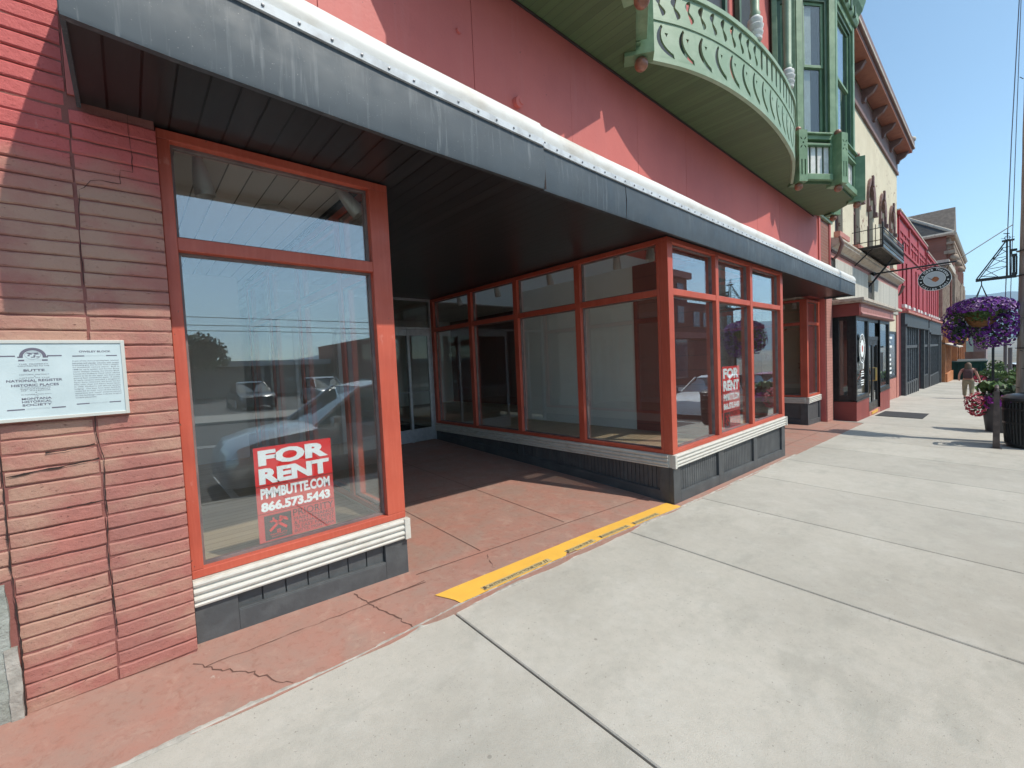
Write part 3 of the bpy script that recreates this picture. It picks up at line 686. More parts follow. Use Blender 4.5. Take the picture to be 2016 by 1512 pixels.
while x < 13.2:
    rv_.lathe([(.001,.005),(.006,.004),(.0075,.001),(.0075,0)], (x, cy(x)-.0165, ctop(x)+.016), 8, 0, Matrix.Rotation(R(90), 3, 'X')); x += .15
rv_.build('rivet', M['rivet'], ct)
mb = MB(); rows = []
pf = [(-.004,.036),(-.016,.070),(-.012,.115),(.02,.165),(.08,.205),(.18,.235),(.32,.255),(.62,.275)]
n = 420
for i in range(n+1):
    x = -.08+13.33*i/n; y = cy(x); zt = ctop(x); r_ = []
    k = min(1, max(.12, (x-1.5)/3))
    for j, (dy, dz) in enumerate(pf):
        a = noise.noise(Vector((x*2.2, j*.55, 0)))*.004*k + noise.noise(Vector((x*6, j*.5, 5)))*.0008*k + (.0006*k*max(0, noise.noise(Vector((x*18, j*.3, 9)))) if 0 < j < 6 else 0)
        r_.append((x, min(y+dy-a*(j > 0)*1.1, 2.93), zt+dz+a*(j > 0)))
    rows.append(r_)
mb.grid(rows); mb.build('canopy_cover', M['cover'], BLD, smooth=True)
# ---------------------------------------------------------------- green balcony and turret bays
ZS = 3.17
def catmull(P, n=10):
    out = []
    for i in range(len(P)-1):
        p0 = P[max(i-1,0)]; p1 = P[i]; p2 = P[i+1]; p3 = P[min(i+2,len(P)-1)]
        for k in range(n):
            t = k/n
            out.append(tuple(.5*((2*b)+(-a+c)*t+(2*a-5*b+4*c-d)*t*t+(-a+3*b-3*c+d)*t**3) for a,b,c,d in zip(p0,p1,p2,p3)))
    out.append(P[-1]); return out
RIM = catmull([(4.32,2.47),(4.75,2.30),(5.23,2.18),(5.75,2.11),(6.40,2.075),(7.10,2.09),(7.70,2.14),(8.30,2.22),(8.85,2.36),(9.55,2.58)], 8)
RL = [0]
for a, b in zip(RIM, RIM[1:]): RL.append(RL[-1]+math.hypot(b[0]-a[0], b[1]-a[1]))
RT = RL[-1]
def rim(u, off=0):  # u metres along rim, off outward
    u = max(0, min(RT, u)); i = 0
    while i < len(RL)-2 and RL[i+1] < u: i += 1
    t = (u-RL[i])/(RL[i+1]-RL[i]); a, b = RIM[i], RIM[i+1]
    tx, ty = b[0]-a[0], b[1]-a[1]; l = math.hypot(tx, ty)
    return (a[0]+tx*t+ty/l*off, a[1]+ty*t-tx/l*off)
def hs(u): return 1 + .22*u/RT   # panel height grows slightly to the right
LT = [(1.22,2.82),(1.22,2.62),(1.98,2.10),(3.48,2.09),(4.18,2.53)]
RTW = [(9.70,2.57),(10.42,2.09),(11.93,2.07),(12.62,2.63),(12.30,2.90)]
poly = LT + RIM + RTW
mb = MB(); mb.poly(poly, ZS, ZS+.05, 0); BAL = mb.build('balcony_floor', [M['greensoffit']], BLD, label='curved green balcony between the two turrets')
mb = MB(); rows = []
n = 80
for i in range(n+1):
    u = RT*i/n; a = rim(u, .012); b = rim(u, -.03); c = rim(u, -.05)
    rows.append([(*b, ZS-.035), (*a, ZS-.03), (*a, ZS+.02), (*c, ZS+.02), (*c, ZS-.001)])
mb.grid(rows, 0, True, True); mb.build('rim_moulding', M['green'], BAL)
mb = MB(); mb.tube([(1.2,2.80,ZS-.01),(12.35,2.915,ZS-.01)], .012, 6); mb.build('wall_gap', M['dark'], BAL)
def lens(cx, cy_, w_, h, lean=0, n=10):
    pts = []
    for i in range(n+1):
        t = i/n; pts.append((cx-w_*math.sin(math.pi*t)+lean*(t-.5), cy_+h*t))
    for i in range(n-1, 0, -1):
        t = i/n; pts.append((cx-w_*.35*math.sin(math.pi*t)+lean*(t-.5), cy_+h*t))
    return pts
def crescent(x, w_, h):   # leaf-like comma: round head cut, tail down right
    n = 12
    def bz(P, t): return tuple(sum(c*p[k] for c, p in zip(((1-t)**3, 3*t*(1-t)**2, 3*t*t*(1-t), t**3), P)) for k in (0,1))
    A = ((.36,.93),(-.06,.56),(.16,.20),(.94,.04)); B = ((.42,.88),(.22,.60),(.42,.32),(.90,.17))
    o_ = [bz(A, i/n) for i in range(n+1)]; q_ = [bz(B, i/n) for i in range(n+1)]
    return [(x+a*w_, b*h) for a, b in o_]+[(x+a*w_, b*h) for a, b in q_[::-1]]
    out_ = []; inn = []
    for i in range(n+1):
        t = i/n
        px = x+w_*(.20+.62*t*t); py = h*(.86-.74*t**.9)
        th = .19*w_*math.sin(math.pi*t)**.8*(1.25-.5*t)+.003
        out_.append((px-th, py-th*.3)); inn.append((px+th*.35, py+th*.15))
    return out_+inn[::-1]
def scurve(x, w_, z0, h, th=.036):
    n = 14; a = []; b = []
    for i in range(n+1):
        t = i/n; c = x+w_*.5+.026*math.sin(t*2*math.pi*1.05+.5)-.03*(t-.5); k = th*(.35+.65*abs(math.sin(math.pi*t*2.0)) ) if 0 < t < 1 else .004
        a.append((c-k, z0+h*t)); b.append((c+k, z0+h*t))
    return a+b[::-1]
def slot(x, w_, z0, h, th=.026):
    c = x+w_/2; return [(c-th, z0+.04), (c, z0), (c+th, z0+.04), (c+th, z0+h), (c-th, z0+h)]
def bend(mb, V, F, off, mi=0):
    out_ = []
    for x, y, z in V:
        q = rim(x, off+z); out_.append((q[0], q[1], ZS+.015+y*hs(x)))
    mb.add(out_, F, mi)
lo, hi = MB(), MB(); x = .06; i = 0
cw = .292; H1 = .37
while x+cw < RT-.05:
    xs_ = [x+cw*k/8 for k in range(9)]
    rect = [(a, 0) for a in xs_]+[(a, H1) for a in xs_[::-1]]
    tri = [(x+cw*.50, H1*.72), (x+cw*.66, H1*.72), (x+cw*.58, H1*.60)]
    V, F = curve_mesh([rect, crescent(x, cw, H1), tri], .011); bend(lo, V, F, 0)
    x += cw; i += 1
end1 = x
x = .06; z0, hh = H1+.045, .27; bw_ = .200; i = 0
while x+bw_ < RT-.05:
    xs_ = [x+bw_*k/6 for k in range(7)]
    rect = [(a, z0) for a in xs_]+[(a, z0+hh) for a in xs_[::-1]]
    hole = scurve(x, bw_, z0+.02, hh-.04) if x < 1.95 else slot(x, bw_, z0+.02, hh-.02, .034)
    V, F = curve_mesh([rect, hole], .011); bend(hi, V, F, 0); x += bw_; i += 1
lo.build('crescent_panel', M['green'], BAL); hi.build('baluster_band', M['green'], BAL)
def rimband(name, z0, z1, o0, o1, mtl, par):
    mb = MB(); rows = []
    for i in range(91):
        u = RT*i/90; a = rim(u, o0); b = rim(u, o1); k = hs(u)
        rows.append([(*a, ZS+.015+z0*k), (*a, ZS+.015+z1*k), (*b, ZS+.015+z1*k), (*b, ZS+.015+z0*k)])
    mb.grid(rows, 0, True, True); return mb.build(name, mtl, par, bevel=.003)
rimband('mid_rail', H1, H1+.045, .022, -.03, M['green'], BAL)
rimband('hand_rail', z0+hh, z0+hh+.052, .035, -.05, M['green'], BAL)
# dark backing of the balcony: the deck inside and the recessed wall
mb = MB(); mb.poly([(4.3,2.9)]+[rim(RT*i/20, -.06) for i in range(21)]+[(9.55,2.9)], ZS+.06, ZS+.10); mb.build('deck', M['greendark'], BAL)
# post box: two fins and a core, ball on top and below
def post(p, ang, name='turret_post', z0=ZS-.04, h=.93):
    """box post with pierced face at p, facing ang (radians, outward direction)"""
    g = Seg((p[0]-math.sin(ang)*-.075*-1, p[1]), (p[0]+1, p[1]))
    ux, uy = -math.sin(ang), math.cos(ang)   # along face
    nx, ny = math.cos(ang), math.sin(ang)
    w_ = .085; mb = MB()
    g = Seg((p[0]-ux*w_*-1 if False else p[0]-ux*w_, p[1]-uy*w_), (p[0]+ux*w_, p[1]+uy*w_))
    if g.n.x*nx+g.n.y*ny < 0: g = Seg((p[0]+ux*w_, p[1]+uy*w_), (p[0]-ux*w_, p[1]-uy*w_))
    L_ = g.L; c = L_/2
    def ell(cx, cz, a, b, rot, n=8): return [(cx+a*math.cos(t)*math.cos(rot)-b*math.sin(t)*math.sin(rot), cz+a*math.cos(t)*math.sin(rot)+b*math.sin(t)*math.cos(rot)) for t in [2*math.pi*k/n for k in range(n)]]
    holes = [[(c-.045,.12),(c-.022,.12),(c-.022,.40),(c-.045,.40)], [(c+.022,.12),(c+.045,.12),(c+.045,.40),(c+.022,.40)], ell(c,.70,.014,.018,0)]
    for sx_ in (-1,1):
        for sz in (-1,1): holes.append(ell(c+sx_*.040, .70+sz*.075, .010, .034, -sx_*sz*.6))
    V, F = curve_mesh([[(0,0),(L_,0),(L_,h),(0,h)]]+holes, .006)
    mb.add([g.P(x, .24+z, z0+y) for x, y, z in V], F)
    mb.sbox(g, 0, .012, .234, -.05, z0, z0+h); mb.sbox(g, L_-.012, L_, .234, -.05, z0, z0+h)
    mb.sbox(g, .012, L_-.012, .05, .03, z0+.01, z0+h-.01, 1); mb.sbox(g, .012, L_-.012, .234, -.05, z0+h-.02, z0+h); mb.sbox(g, .012, L_-.012, .234, -.05, z0, z0+.02)
    o = mb.build(name, [M['green2'], M['greendark']], BLD)
    bb = MB(); q = g.P(c, .12, z0-.055); bb.ball(q, .070, 12); q = g.P(c, .12, z0+h+.055); bb.ball(q, .058, 12); bb.lathe([(.035,0),(.02,.03)], (q[0], q[1], z0+h), 10); q2 = g.P(c, .12, z0-.02); bb.lathe([(.02,-.02),(.035,.02)], (q2[0], q2[1], z0-.0), 10)
    bb.build('copper_ball', M['copper'], o, smooth=True)
    return o
PP = [(9.70,2.60,-125),(10.44,2.16,-112),(11.90,2.14,-68),(12.50,2.64,-25)]
for x, y, a in PP: post((x, y), R(a))
LP = [(4.16,2.60,-55),(3.46,2.16,-68),(2.00,2.14,-112),(1.32,2.64,-155)]
for x, y, a in LP: post((x, y), R(a))
def turret(V, mirror=False, label=None):
    """V: wall polygon from inner wall corner round the front"""
    root = None
    mb = MB(); up = MB(); gl = MB(); wh = MB(); ss = MB(); mold = MB(); dk = MB(); blind = MB()
    for (a, b) in zip(V, V[1:]):
        g = Seg(a, b)
        if mirror: g = Seg(b, a)
        L_ = g.L
        pw = .13 if L_ > .6 else .09
        for s0, s1 in ((0, pw), (L_-pw, L_)):
            mb.sbox(g, s0, s1, .03, -.10, ZS+.04, 6.75)
        # apron under window: rail, white slats, sill
        mb.sbox(g, pw, L_-pw, .05, -.06, 3.98, 4.06); mb.sbox(g, pw, L_-pw, .10, -.02, 4.06, 4.09); mb.sbox(g, pw, L_-pw, .09, -.06, ZS+.05, ZS+.16)
        mb.sbox(g, pw, L_-pw, .075, -.02, 3.86, 3.90)
        n = 4 if L_ < 1 else 7; q = (L_-2*pw)/n
        for k in range(n): wh.sbox(g, pw+q*k+q*.22, pw+q*(k+1)-q*.10, .0, -.02, ZS+.17, 3.86)
        dk.sbox(g, pw, L_-pw, -.03, -.05, ZS+.16, 3.98)
        # window: jambs, head, two sashes
        for s0, s1 in ((pw, pw+.06), (L_-pw-.06, L_-pw)): mold.sbox(g, s0, s1, -.01, -.11, 4.09, 6.62)
        mold.sbox(g, pw+.06, L_-pw-.06, -.01, -.11, 6.55, 6.62)
        mb.sbox(g, pw, L_-pw, .02, -.10, 6.62, 6.75)
        for zb_, zt_, d in ((4.09, 5.40, -.07), (5.36, 6.55, -.045)):
            a0, a1 = pw+.06, L_-pw-.06
            ss.sbox(g, a0, a0+.05, d, d-.03, zb_, zt_); ss.sbox(g, a1-.05, a1, d, d-.03, zb_, zt_); ss.sbox(g, a0+.05, a1-.05, d, d-.03, zb_, zb_+.05); ss.sbox(g, a0+.05, a1-.05, d+.001, d-.03, zt_-.05, zt_)
            gl.sbox(g, a0+.05, a1-.05, d-.012, d-.018, zb_+.05, zt_-.05)
            blind.sbox(g, a0+.05, a0+.05+(a1-a0-.1)*.55, d-.06, d-.07, zb_, zt_-.05)
        # bulging cornice
        mb.prof(g, [(-.1,6.75),(.06,6.75),(.10,6.82),(.10,6.95),(.17,7.05),(.22,7.2),(.22,7.4),(.16,7.55),(-.1,7.6)], -.05, L_+.05)
        for k in range(2 if L_ < 1 else 4):
            c0 = .12+(L_-.24)*(k+.2)/(2 if L_ < 1 else 4); mold.sbox(g, c0, c0+.09, .12, .05, 6.78, 7.0)
    root = mb.build('turret_bay', M['green2'], BLD, bevel=.006, label=label)
    mold.build('window_moulding', M['greendark'], root, bevel=.006); ss.build('sash', M['green2'], root, bevel=.003); gl.build('pane', M['glass_dark'], root)
    wh.build('white_slat', M['whitepaint'], root); dk.build('panel_back', M['greendark'], root); blind.build('window_blind', M['whitepaint'], root)
    inner = MB(); pts = [(p[0], p[1]) for p in V]; cxm = sum(p[0] for p in pts)/len(pts); 
    sh = [(cxm+(p[0]-cxm)*.86, 2.85-(2.85-p[1])*.62) for p in pts]
    inner.poly(sh if not mirror else sh, ZS+.06, 7.6); inner.build('room_dark', M['dark_wall'], root)
    return root
TV = [(9.55,2.895),(9.72,2.60),(10.42,2.13),(11.92,2.11),(12.55,2.64),(12.45,2.915)]
TV = [(9.55,2.89),(9.72,2.55),(10.42,2.10),(11.92,2.08),(12.55,2.62)]
turret(TV, label='right green turret bay beside the cream building')
TVl = [(13.92-x, y-.03) for x, y in TV]
turret(TVl, True, label='left green turret bay above the entry')
# turned columns on the hand rail
for u in (2.02, 3.62):
    x, y = rim(u, -.01); zb_ = ZS+.015+(z0+hh+.052)*hs(u)
    mb = MB(); mb.lathe([(.06,0),(.075,.01),(.08,.035),(.062,.05),(.085,.07),(.092,.10),(.068,.12),(.09,.145),(.098,.18),(.072,.205),(.088,.23),(.085,.265),(.062,.285),(.055,.30)], (x, y, zb_), 18, 0)
    o = mb.build('balcony_column', M['whitepaint'], BLD, smooth=True)
    mb = MB(); mb.lathe([(.055,.30),(.062,.34),(.05,.37),(.062,1.6),(.062,3.2),(.09,3.3)], (x, y, zb_), 18); mb.build('shaft', M['green'], o, smooth=True)
mb = MB(); gI = Seg((4.5, 3.05), (9.6, 3.05))
# wall behind the balcony with tall windows
bw1 = MB(); bw1.sbox(gU, 4.3, 9.6, -.02, -.04, 3.3, 8); 
wn = MB(); wg = MB(); ws = MB()
for a in (5.0, 6.4, 7.8):
    wn.sbox(gU, a, a+.08, .06, -.02, 3.4, 6.6); wn.sbox(gU, a+.82, a+.90, .06, -.02, 3.4, 6.6); wn.sbox(gU, a+.08, a+.82, .05, -.02, 6.5, 6.6); wn.sbox(gU, a+.08, a+.82, .05, -.02, 3.4, 3.5)
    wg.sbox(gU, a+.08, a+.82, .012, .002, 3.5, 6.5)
o = wn.build('upper_window', M['greendark'], BLD, bevel=.004); wg.build('pane', M['black'], o)  # matte black panes: the shade inside the balcony is put into their colour

# ---------------------------------------------------------------- shop interiors
mb = MB(); mb.box(-1.0, 1.40, 2.97, 12, -1.19, -1.15); mb.box(4.44, 8.10, 2.465, 12, -1.19, -1.15); mb.box(12.25, 14.4, 3.14, 12, -1.25, -1.21); mb.box(1.40,4.44,7.35,12,-1.43,-1.40); mb.box(8.1,12.25,7.35,12,-1.65,-1.62)
mb.build('shop_floor', M['woodfloor'], BLD)
mb = MB(); mb.box(-1.0, 1.335, 2.97, 12, 1.36, 1.40); mb.box(4.505, 8.035, 2.465, 3.2, 1.45, 1.49); mb.box(4.505, 8.035, 8.3, 12, 1.45, 1.49); mb.box(12.32, 13.33, 3.15, 12, 1.36, 1.4); mb.box(1.335,4.505,7.35,12,1.36,1.4); mb.box(8.035,12.32,7.35,12,1.36,1.4)
mb.build('shop_ceiling', M['grey_ceiling'], BLD)
mb = MB(); mb.box(4.505, 8.035, 3.2, 8.3, 1.452, 1.470); mb.build('added_light_ceiling', M['added_frosted'], BLD)  # made-up translucent ceiling, added so sky light brightens the bay
mb = MB(); mb.box(-1.04, -1.0, 2.9, 12, -1.7, 1.5); mb.box(6.07, 6.15, 3.85, 6.6, -1.15, 1.449); mb.box(-1, 14.4, 12, 12.05, -1.7, 1.5)
mb.build('white_partition', M['white_wall'], BLD)
mb = MB(); mb.box(6.05, 6.17, 2.62, 3.849, -1.15, 1.449); mb.box(8.0, 8.03, 3.4, 12, -1.15, 1.449); mb.build('brick_partition', M['inbrick'], BLD)
mb = MB(); mb.box(14.36, 14.40, 3.0, 12, -1.21, 1.4); mb.box(12.35, 14.3, 4.6, 4.64, -1.21, 1.36); mb.box(12.30,12.34,4.64,7,-1.21,1.36); mb.build('maroon_partition', M['brown_wall'], BLD)
mb = MB(); mb.sbox(Seg((12.35,4.6),(14.3,4.6)), .18, .25, .004, 0, -.88, -.77); mb.sbox(Seg((6.07,6.6),(6.07,3.85)), 1.75, 1.82, .004, 0, -.82, -.71); mb.build('wall_socket', M['whitepaint'], BLD)
mb = MB(); mb.box(-1,-.98,2.97,7,-1.15,1.36); mb.box(-1,1.2,7.0,7.05,-1.15,1.36); mb.build('plain_partition', M['white_wall'], BLD)
# header above frames so that no sky leaks in
mb = MB(); mb.box(.18,1.44,2.97,3.0,1.29,1.5); mb.box(4.5,8.14,2.42,2.464,1.29,1.5); mb.box(4.42,4.5,2.46,7.3,1.29,1.5); mb.box(8.04,8.13,2.46,7.3,1.29,1.5); mb.box(-1.1,14.5,12.05,12.2,-2,2); mb.box(-1.1,4.505,3.2,12,1.52,1.6); mb.box(8.035,14.4,3.2,12,1.52,1.6); mb.box(4.505,8.035,8.3,12,1.52,1.6); mb.box(13.95,14.4,3,12,-2,9)  # roof left open over the bay to feed the added ceiling
mb.build('structure_shell', M['dark_wall'], BLD)

# spotlights
def spot(loc, tilt, az, label, ln=.24, plate=True):
    t = thing('spot_lamp', label, 'spotlight', loc, 'spotlights inside the shop windows')
    mb = MB(); mb.lathe([(.001,0),(.075,0),(.08,-.012),(.07,-.022),(.001,-.024)], (0,0,0), 20); mb.tube([(0,0,-.02),(0,0,-.045)], .009, 8)
    mb.ball((0,0,-.05), .014, 8); setl(mb.build('ceiling_plate', M['lamp'], None, smooth=True), t)
    c = MB(); Mx = Matrix.Rotation(az, 3, 'Z') @ Matrix.Rotation(tilt, 3, 'Y')
    c.lathe([(.001,-.0),(.018,-.004),(.030,-.045),(.043,-.11),(.051,-.18),(.053,-ln),(.047,-ln),(.044,-.17),(.001,-.12)], (0,0,-.05), 20, 0, Mx); setl(c.build('cone_shade', M['lamp'], None, smooth=True), t)
    return t
def setl(o, t): o.parent = t
def spotcopy(src, loc, rz_, label):
    c = copy_tree(src); c.location = loc; c.rotation_euler.z = rz_; c['label'] = label; return c
s0 = spot((.375,3.12,1.358), R(-8), 0, 'cone spotlight hanging behind the top left corner of the narrow front window')
s1 = spot((1.17,3.10,1.358), R(38), R(160), 'tilted cone spotlight at the right end of the narrow front window')
bay = [(4.78,2.78,R(20),'cone spotlight nearest the corner post, inside the corner bay'),(4.78,3.27,R(200),'second cone spotlight from the corner post inside the bay, over the maroon wall'),(4.78,4.48,R(160),'cone spotlight in the middle of the bay beside a small hook'),(4.78,5.72,R(150),'fourth cone spotlight from the corner post inside the bay'),(4.78,6.85,R(150),'cone spotlight nearest the glass entry doors, inside the bay')]
s2 = None
for x, y, a, lb in bay:
    if s2 is None: s2 = spot((x, y, 1.445), R(10), 0, lb); s2.rotation_euler.z = a
    else: spotcopy(s2, (x, y, 1.445), a, lb)
spotcopy(s1, (12.75,3.75,1.355), R(20), 'steeply tilted cone spotlight behind the far corner window'); spotcopy(s2, (12.78,3.45,1.355), R(10), 'upright cone spotlight behind the far corner window')
# recessed ceiling discs in the left window
for i, (x, y, lb) in enumerate(((.70,3.15,'round ceiling light disc between the two spotlights of the narrow window'),(.98,3.95,'round ceiling light disc farther back in the narrow window ceiling'))):
    mb = MB(); mb.lathe([(.001,1.358),(.11,1.358),(.115,1.345),(.09,1.332),(.001,1.330)], (x,y,0), 24); tag(mb.build('ceiling_disc', M['lamp'], None, smooth=True), lb, 'ceiling light', 'round ceiling discs')

# ---------------------------------------------------------------- FOR RENT posters
def poster(g, a, z, w_, h, d, label):
    t = thing('rent_poster', label, 'poster', g.P(a+w_/2, d, z), 'for rent posters')
    mb = MB(); mb.sbox(g, a, a+w_, d, d-.0025, z, z+h, 0)
    sh = mb.build('sheet', [M['poster_red']], t)
    q = MB(); e = .0008
    def R_(x0, x1, z0, z1, mi, k=1): q.add([g.P(a+x0*w_, d+e*k, z+z0*h), g.P(a+x1*w_, d+e*k, z+z0*h), g.P(a+x1*w_, d+e*k, z+z1*h), g.P(a+x0*w_, d+e*k, z+z1*h)], [(0,1,2,3)], mi)
    R_(0,1,0,.592,0); R_(0,1,.588,.597,1,2); R_(0,1,.298,.305,1,2); R_(.07,.405,.015,.275,2,2)
    T = lambda s_, x, zz, ww, hh, b, mi, k=3: put_text(q, g, s_, a+x*w_, z+zz*h, d+e*k, ww*w_, hh*h, b, mi)
    T('FOR', .05, .805, .90, .165, .055, 3); T('RENT', .045, .612, .91, .165, .055, 3)
    T('PMMBUTTE.COM', .05, .455, .90, .115, .05, 3); T('866.573.5443', .045, .318, .90, .105, .055, 3)
    T('PRIORITY', .43, .205, .55, .075, .0, 2); T('MAINTENANCE', .435, .158, .545, .036, .0, 2); T('& MANAGEMENT', .435, .112, .545, .036, .0, 2); T('78 EAST PARK ST', .435, .066, .545, .036, .0, 2); T('BUTTE, MONTANA', .435, .020, .545, .036, .0, 2)
    T('PRIORITY', .135, .058, .21, .018, .0, 4); T('MANAGEMENT', .15, .036, .18, .012, .0, 4)
    # crossed wrench and hammer
    def bar(x0, z0, x1, z1, th):
        v = Vector((x1-x0, z1-z0)).normalized()*th; q.add([g.P(a+(x0-v.y)*w_, d+e*4, z+(z0*h+v.x*w_)), g.P(a+(x0+v.y)*w_, d+e*4, z+(z0*h-v.x*w_)), g.P(a+(x1+v.y)*w_, d+e*4, z+(z1*h-v.x*w_)), g.P(a+(x1-v.y)*w_, d+e*4, z+(z1*h+v.x*w_))], [(0,1,2,3)], 4)
    bar(.13,.108,.30,.225,.017); bar(.34,.115,.185,.215,.017); bar(.255,.238,.345,.205,.020)
    bar(.345,.205,.352,.185,.012); bar(.185,.215,.150,.205,.012); bar(.185,.215,.178,.245,.012); bar(.150,.205,.140,.215,.010)
    for i in (0,1):
        for j in (0,1): bar(.215+.026*i,.085+.020*j,.235+.026*i,.085+.020*j,.0095)
    q.build('lettering', [M['poster_pale'], M['ink_maroon'], M['ink_dark'], M['ink_white'], M['poster_red']], t)
    return t
poster(gLW, .34, -1.016, .450, .580, -.078, 'red and white FOR RENT poster in the narrow window left of the entry')
poster(gBF, 1.50, -1.03, .58, .86, -.078, 'red and white FOR RENT poster in the middle pane of the corner bay')

# ---------------------------------------------------------------- plaque
pl = thing('building_plaque', 'pale grey history plaque screwed to the painted brick pier', 'plaque', (-.22, 2.79, -.145))
gP = Seg((-.47, 2.80), (0, 2.80)); pa, pb = .015, .453; pz0, pz1 = -.145, .188
mb = MB()
mb.sbox(gP, pa, pb, .026, .0, pz0, pz1); mb.build('board', M['plaque'], pl)
mb = MB()
for q in ((pa-.008, pa+.006, pz0-.008, pz1+.008), (pb-.006, pb+.008, pz0-.008, pz1+.008)): mb.sbox(gP, q[0], q[1], .031, .0, q[2], q[3])
mb.sbox(gP, pa+.006, pb-.006, .031, .0, pz0-.008, pz0+.006); mb.sbox(gP, pa+.006, pb-.006, .031, .0, pz1-.006, pz1+.008); mb.build('frame', M['plaque_frame'], pl, bevel=.001)
q = MB(); D = .0268
def rect(x0, x1, z0, z1, mi=0): q.add([gP.P(x0, D, z0), gP.P(x1, D, z0), gP.P(x1, D, z1), gP.P(x0, D, z1)], [(0,1,2,3)], mi)
def ctext(s_, cx, z, w_, h, b=0): put_text(q, gP, s_, cx-w_/2, z, D, w_, h, b, 0)
# left half centred at .163
c = .163
rect(.06,.112,.125,.130); rect(.205,.25,.125,.130); rect(c-.043,c-.026,.106,.112); rect(c+.026,c+.043,.106,.112); rect(c-.024,c+.024,.1065,.1068); rect(c-.024,c+.024,.1112,.1115)
n = 16
ring = [(c+.040*math.cos(math.pi*i/n), .125+.038*math.sin(math.pi*i/n)) for i in range(n+1)]; rin = [(c+.029*math.cos(math.pi*i/n), .125+.027*math.sin(math.pi*i/n)) for i in range(n+1)]
q.grid([[gP.P(*[a_[0], D, a_[1]]) for a_ in ring], [gP.P(*[a_[0], D, a_[1]]) for a_ in rin]])
rect(c-.045,c-.029,.120,.1255); rect(c+.029,c+.045,.120,.1255)
rg2 = [(c+.0235*math.cos(2*math.pi*i/24), .131+.0175*math.sin(2*math.pi*i/24)) for i in range(25)]; rg3 = [(c+.0228*math.cos(2*math.pi*i/24), .131+.0168*math.sin(2*math.pi*i/24)) for i in range(25)]
q.grid([[gP.P(a_[0], D, a_[1]) for a_ in rg2], [gP.P(a_[0], D, a_[1]) for a_ in rg3]])
for (x, z, ww, hh) in ((-.017,.138,.012,.004),(-.012,.134,.010,.004),(-.004,.139,.020,.003),(.004,.134,.014,.004),(-.015,.127,.006,.005),(-.006,.121,.012,.003),(.002,.125,.006,.006),(.010,.122,.010,.003)): rect(c+x,c+x+ww,z,z+hh)
ctext('THIS  PROPERTY', c, .0905, .088, .0045); ctext('CONTRIBUTES TO THE', c, .0825, .092, .0045)
ctext('BUTTE', c, .061, .062, .0095, .02); ctext('HISTORIC DISTRICT', c, .0455, .088, .0038); rect(c-.002,c+.002,.0385,.041)
ctext('LISTED IN THE', c, .0315, .088, .0035); ctext('NATIONAL REGISTER', c, .0165, .165, .0105, .02); ctext('OF', c, .0115, .008, .003); ctext('HISTORIC PLACES', c, -.0035, .140, .0105, .02)
ctext('BY THE UNITED STATES', c, -.0095, .088, .0032); ctext('DEPARTMENT', c, -.0165, .088, .0036, 0); ctext('OF  INTERIOR', c, -.0235, .088, .0036); rect(c-.002,c+.002,-.031,-.0285)
ctext('IN COOPERATION WITH', c, -.0405, .088, .0036); ctext('THE', c, -.0475, .012, .003); ctext('MONTANA', c, -.0615, .088, .0095, .02); ctext('HISTORICAL', c, -.0745, .088, .0095, .02); ctext('SOCIETY', c, -.0885, .088, .0095, .02)
rect(.075,.125,-.104,-.099); rect(.205,.248,-.104,-.099); rect(.13,.20,-.1035,-.1031); rect(.13,.20,-.0995,-.0991)
c = .358
ctext('OWSLEY BLOCK', c, .140, .105, .0085, .02); rect(.283,.322,.122,.1265); rect(.394,.432,.122,.1265); rect(.325,.39,.1225,.1228); rect(.325,.39,.126,.1263)
LN = ['A pair of two-story projecting bays, recessed','balconies and slender columns with ornate','bracketing give this former hotel a delight-','ful nineteenth century charm.  Built in','1888 by early settler and former Butte','mayor William Owsley, the Owsley Block','housed the Mullberry Hotel which offered','rooms to let on the upper two floors and','ground floor commercial space.  A variety','of early tenants included a drugstore,','liquor store, restaurant, the South Verdon','Mills tailor shop and Albert Savoy liquor.','In 1906, Mullberry still offered upstairs','lodging.  The bays have been faithfully','restored to their turn-of-the-century','appearance and "mock" windows painted','on the building\'s sides indicate original','window placement.']
for i, s_ in enumerate(LN):
    ww = .155 if i < len(LN)-1 else .07
    put_text(q, gP, s_, .281, .098-i*.0098, D, ww, .0068, .0)
rect(.283,.325,-.096,-.0915); rect(.392,.432,-.096,-.0915); rect(.328,.388,-.0955,-.0952); rect(.328,.388,-.092,-.0917)
q.build('lettering', [M['plaque_ink']], pl)
for x in (pa+.02, pb-.02): pass
# ---------------------------------------------------------------- the cream building with the restaurant
M['cream_wall'] = mat('cream_stucco', (.60,.54,.40), (.55,.48,.345), 1.5, .85, .3, 30, thr=(.45,.7))
def stucco():
    t = NT('cream_stucco_peeling'); c = t.mix(t.ramp(t.noise(1.2, 6), .4, .7), (.62,.56,.42), (.54,.48,.35))
    sp = t.math('MULTIPLY', t.ramp(t.noise(4.5, 5, .65), .60, .63), t.ramp(t.noise(.45, 2, .5, t.mapping((1,1,1), loc=(.3,0,1.2))), .40, .52))
    c = t.mix(sp, c, (.24,.14,.10)); t.base(c); t.rough(.85); t.bump(t.noise(20, 4), .3, .02); M['cream_wall'] = t.m
stucco()
M['brown_trim'] = mat('brown_painted_trim', (.16,.085,.075), (.21,.12,.10), 8, .6, .2, 30)
M['tan_trim'] = mat('reddish_cornice_soffit', (.34,.13,.075), (.28,.10,.06), 5, .6)
M['pink_trim'] = mat('pink_painted_trim', (.50,.20,.155), (.42,.16,.13), 8, .6)
M['cornice_pale'] = mat('pale_weathered_cornice', (.52,.46,.38), (.36,.27,.22), 9, .6, .2, 30, thr=(.5,.65))
CB = thing('cream_building', 'cream stucco building with arched brown window hoods and a restaurant below', 'building', (19.5, 3, -2.2))
